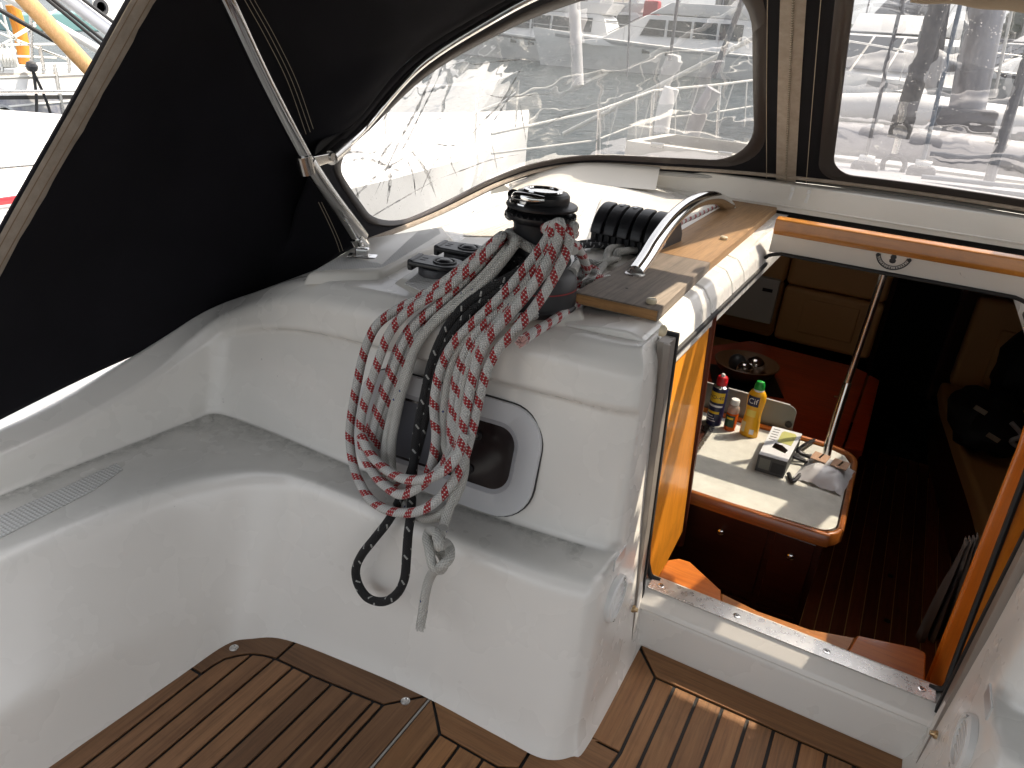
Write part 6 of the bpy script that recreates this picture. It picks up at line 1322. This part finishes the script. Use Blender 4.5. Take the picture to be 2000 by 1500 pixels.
for a, b in (((63, 128), (72, 236)), ((65, 140), (104, 238))): G().tube(cr([cs(*a, x=X0 + .1), cs((a[0] + b[0]) / 2 + 3, (a[1] + b[1]) / 2, x=X0 + .1), cs(*b, x=X0 + .1)], 5), .017, 6).out('fender_line', BLACKM, nc)
G().lathe([(.001, -.07), (.05, -.05), (.07, 0), (.05, .05), (.001, .07)], cs(62, 130, x=X0 + .1), 12).out('line_knot', GREYP, nc)
for a, b in (((106, 125), (124, 222)), ((60, 20), (62, 128)), ((78, 90), (86, 138)), ((5, 85), (3, 140)), ((132, 108), (136, 138))): G().tube([cs(*a), cs(*b)], .022, 8).out('stanchion', STEEL, nc)
for a, b in (((-20, 133), (170, 122)), ((-20, 152), (180, 144)), ((-20, 212), (140, 197)), ((-20, 88), (120, 86)), ((-20, 108), (110, 113)), ((0, 65), (160, 128)), ((-10, 95), (70, 50)), ((0, 40), (40, 88)), ((20, 75), (110, 20)), ((75, 95), (150, 122)), ((0, 5), (35, 130))): G().tube([cs(*a), cs(*b)], .013, 6).out('guard_wire', ROPW, nc)
for k in range(9):
    a = (4 + 3.2 * k, 92 + (k % 3) * 3); G().tube(cr([cs(*a), cs(a[0] - 3 + (k % 2) * 4, 112, x=X0 + .05), cs(a[0] + 2, 130, x=X0 + .03)], 5), .016, 5).out('coiled_line', ROPW, nc)
bm_ = G().tube([cs(32, -20, x=-8.6), cs(182, 142, x=-8.6)], .088, 16).out('wooden_spar', wood('pale_spar', (.36, .20, .08), (.46, .28, .13), 2, .5)); tag(bm_, 'varnished wooden spar slanting across the neighbouring boats', 'spar')
ms_ = G().tube(cr([cs(24, 10, x=-10.6), cs(36, 50, x=-10.6), cs(44, 90, x=-10.6), cs(52, 132, x=-10.6)], 5), .08, 12).out('wooden_post', VARN); tag(ms_, 'crooked orange wooden post on the neighbouring boat', 'post')
bo_ = thing('white_boom', cs(150, 20, x=-9.2), 'white boom edged with black lines above the neighbouring deck', 'boom')
G().tube([cs(98, -30, x=-9.2), cs(225, 68, x=-9.2)], .085, 16).out('spar', Mt('boom_white', (.6, .62, .68), .4).m, bo_)
for a, b in (((110, -40), (230, 50)), ((80, -20), (210, 85)), ((70, -20), (205, 92))): G().tube([cs(*a, x=-9.1), cs(*b, x=-9.1)], .022, 8).out('control_line', BLACKM, bo_)
G().tube([cs(-20, 10, x=-9.4), cs(70, 74, x=-9.4)], .014, 8)
kl = G().tube([cs(-20, 8, x=-9.3), cs(120, 88, x=-9.3)], .026, 8).out('black_line', BLACKM); tag(kl, 'black line slanting down in front of the wooden post', 'rope')
wt_ = G().tube([cs(0, -14, x=-9.5), cs(200, 102, x=-9.5)], .055, 10).out('white_pole', BW); tag(wt_, 'white pole slanting behind the wooden spar', 'pole')
tl = G().prism([cs(20, 28, x=-22), cs(240, 22, x=-22), cs(240, 62, x=-22), cs(20, 62, x=-22)], (-.8, 0, 0), .05).out('teal_hull', Mt('teal_paint', (.14, .27, .28), .4).m); tag(tl, 'teal hull of a boat beyond the guard wires', 'boat hull')
fl_ = thing('life_ring_boat', cs(190, 20, x=-20), 'white upperworks with a round fitting, behind the canvas edge', 'boat')
G().prism([cs(176, -20, x=-20), cs(260, -20, x=-20), cs(260, 60, x=-20), cs(186, 42, x=-20)], (-.6, 0, 0), .05).out('upperworks', BW, fl_)
G().lathe([(.20, 0), (.20, .05), (.13, .05), (.12, 0)], cs(196, 14, x=-19.9), 20, Matrix.Rotation(R(90), 4, 'Y')).out('round_fitting', GREYP, fl_)
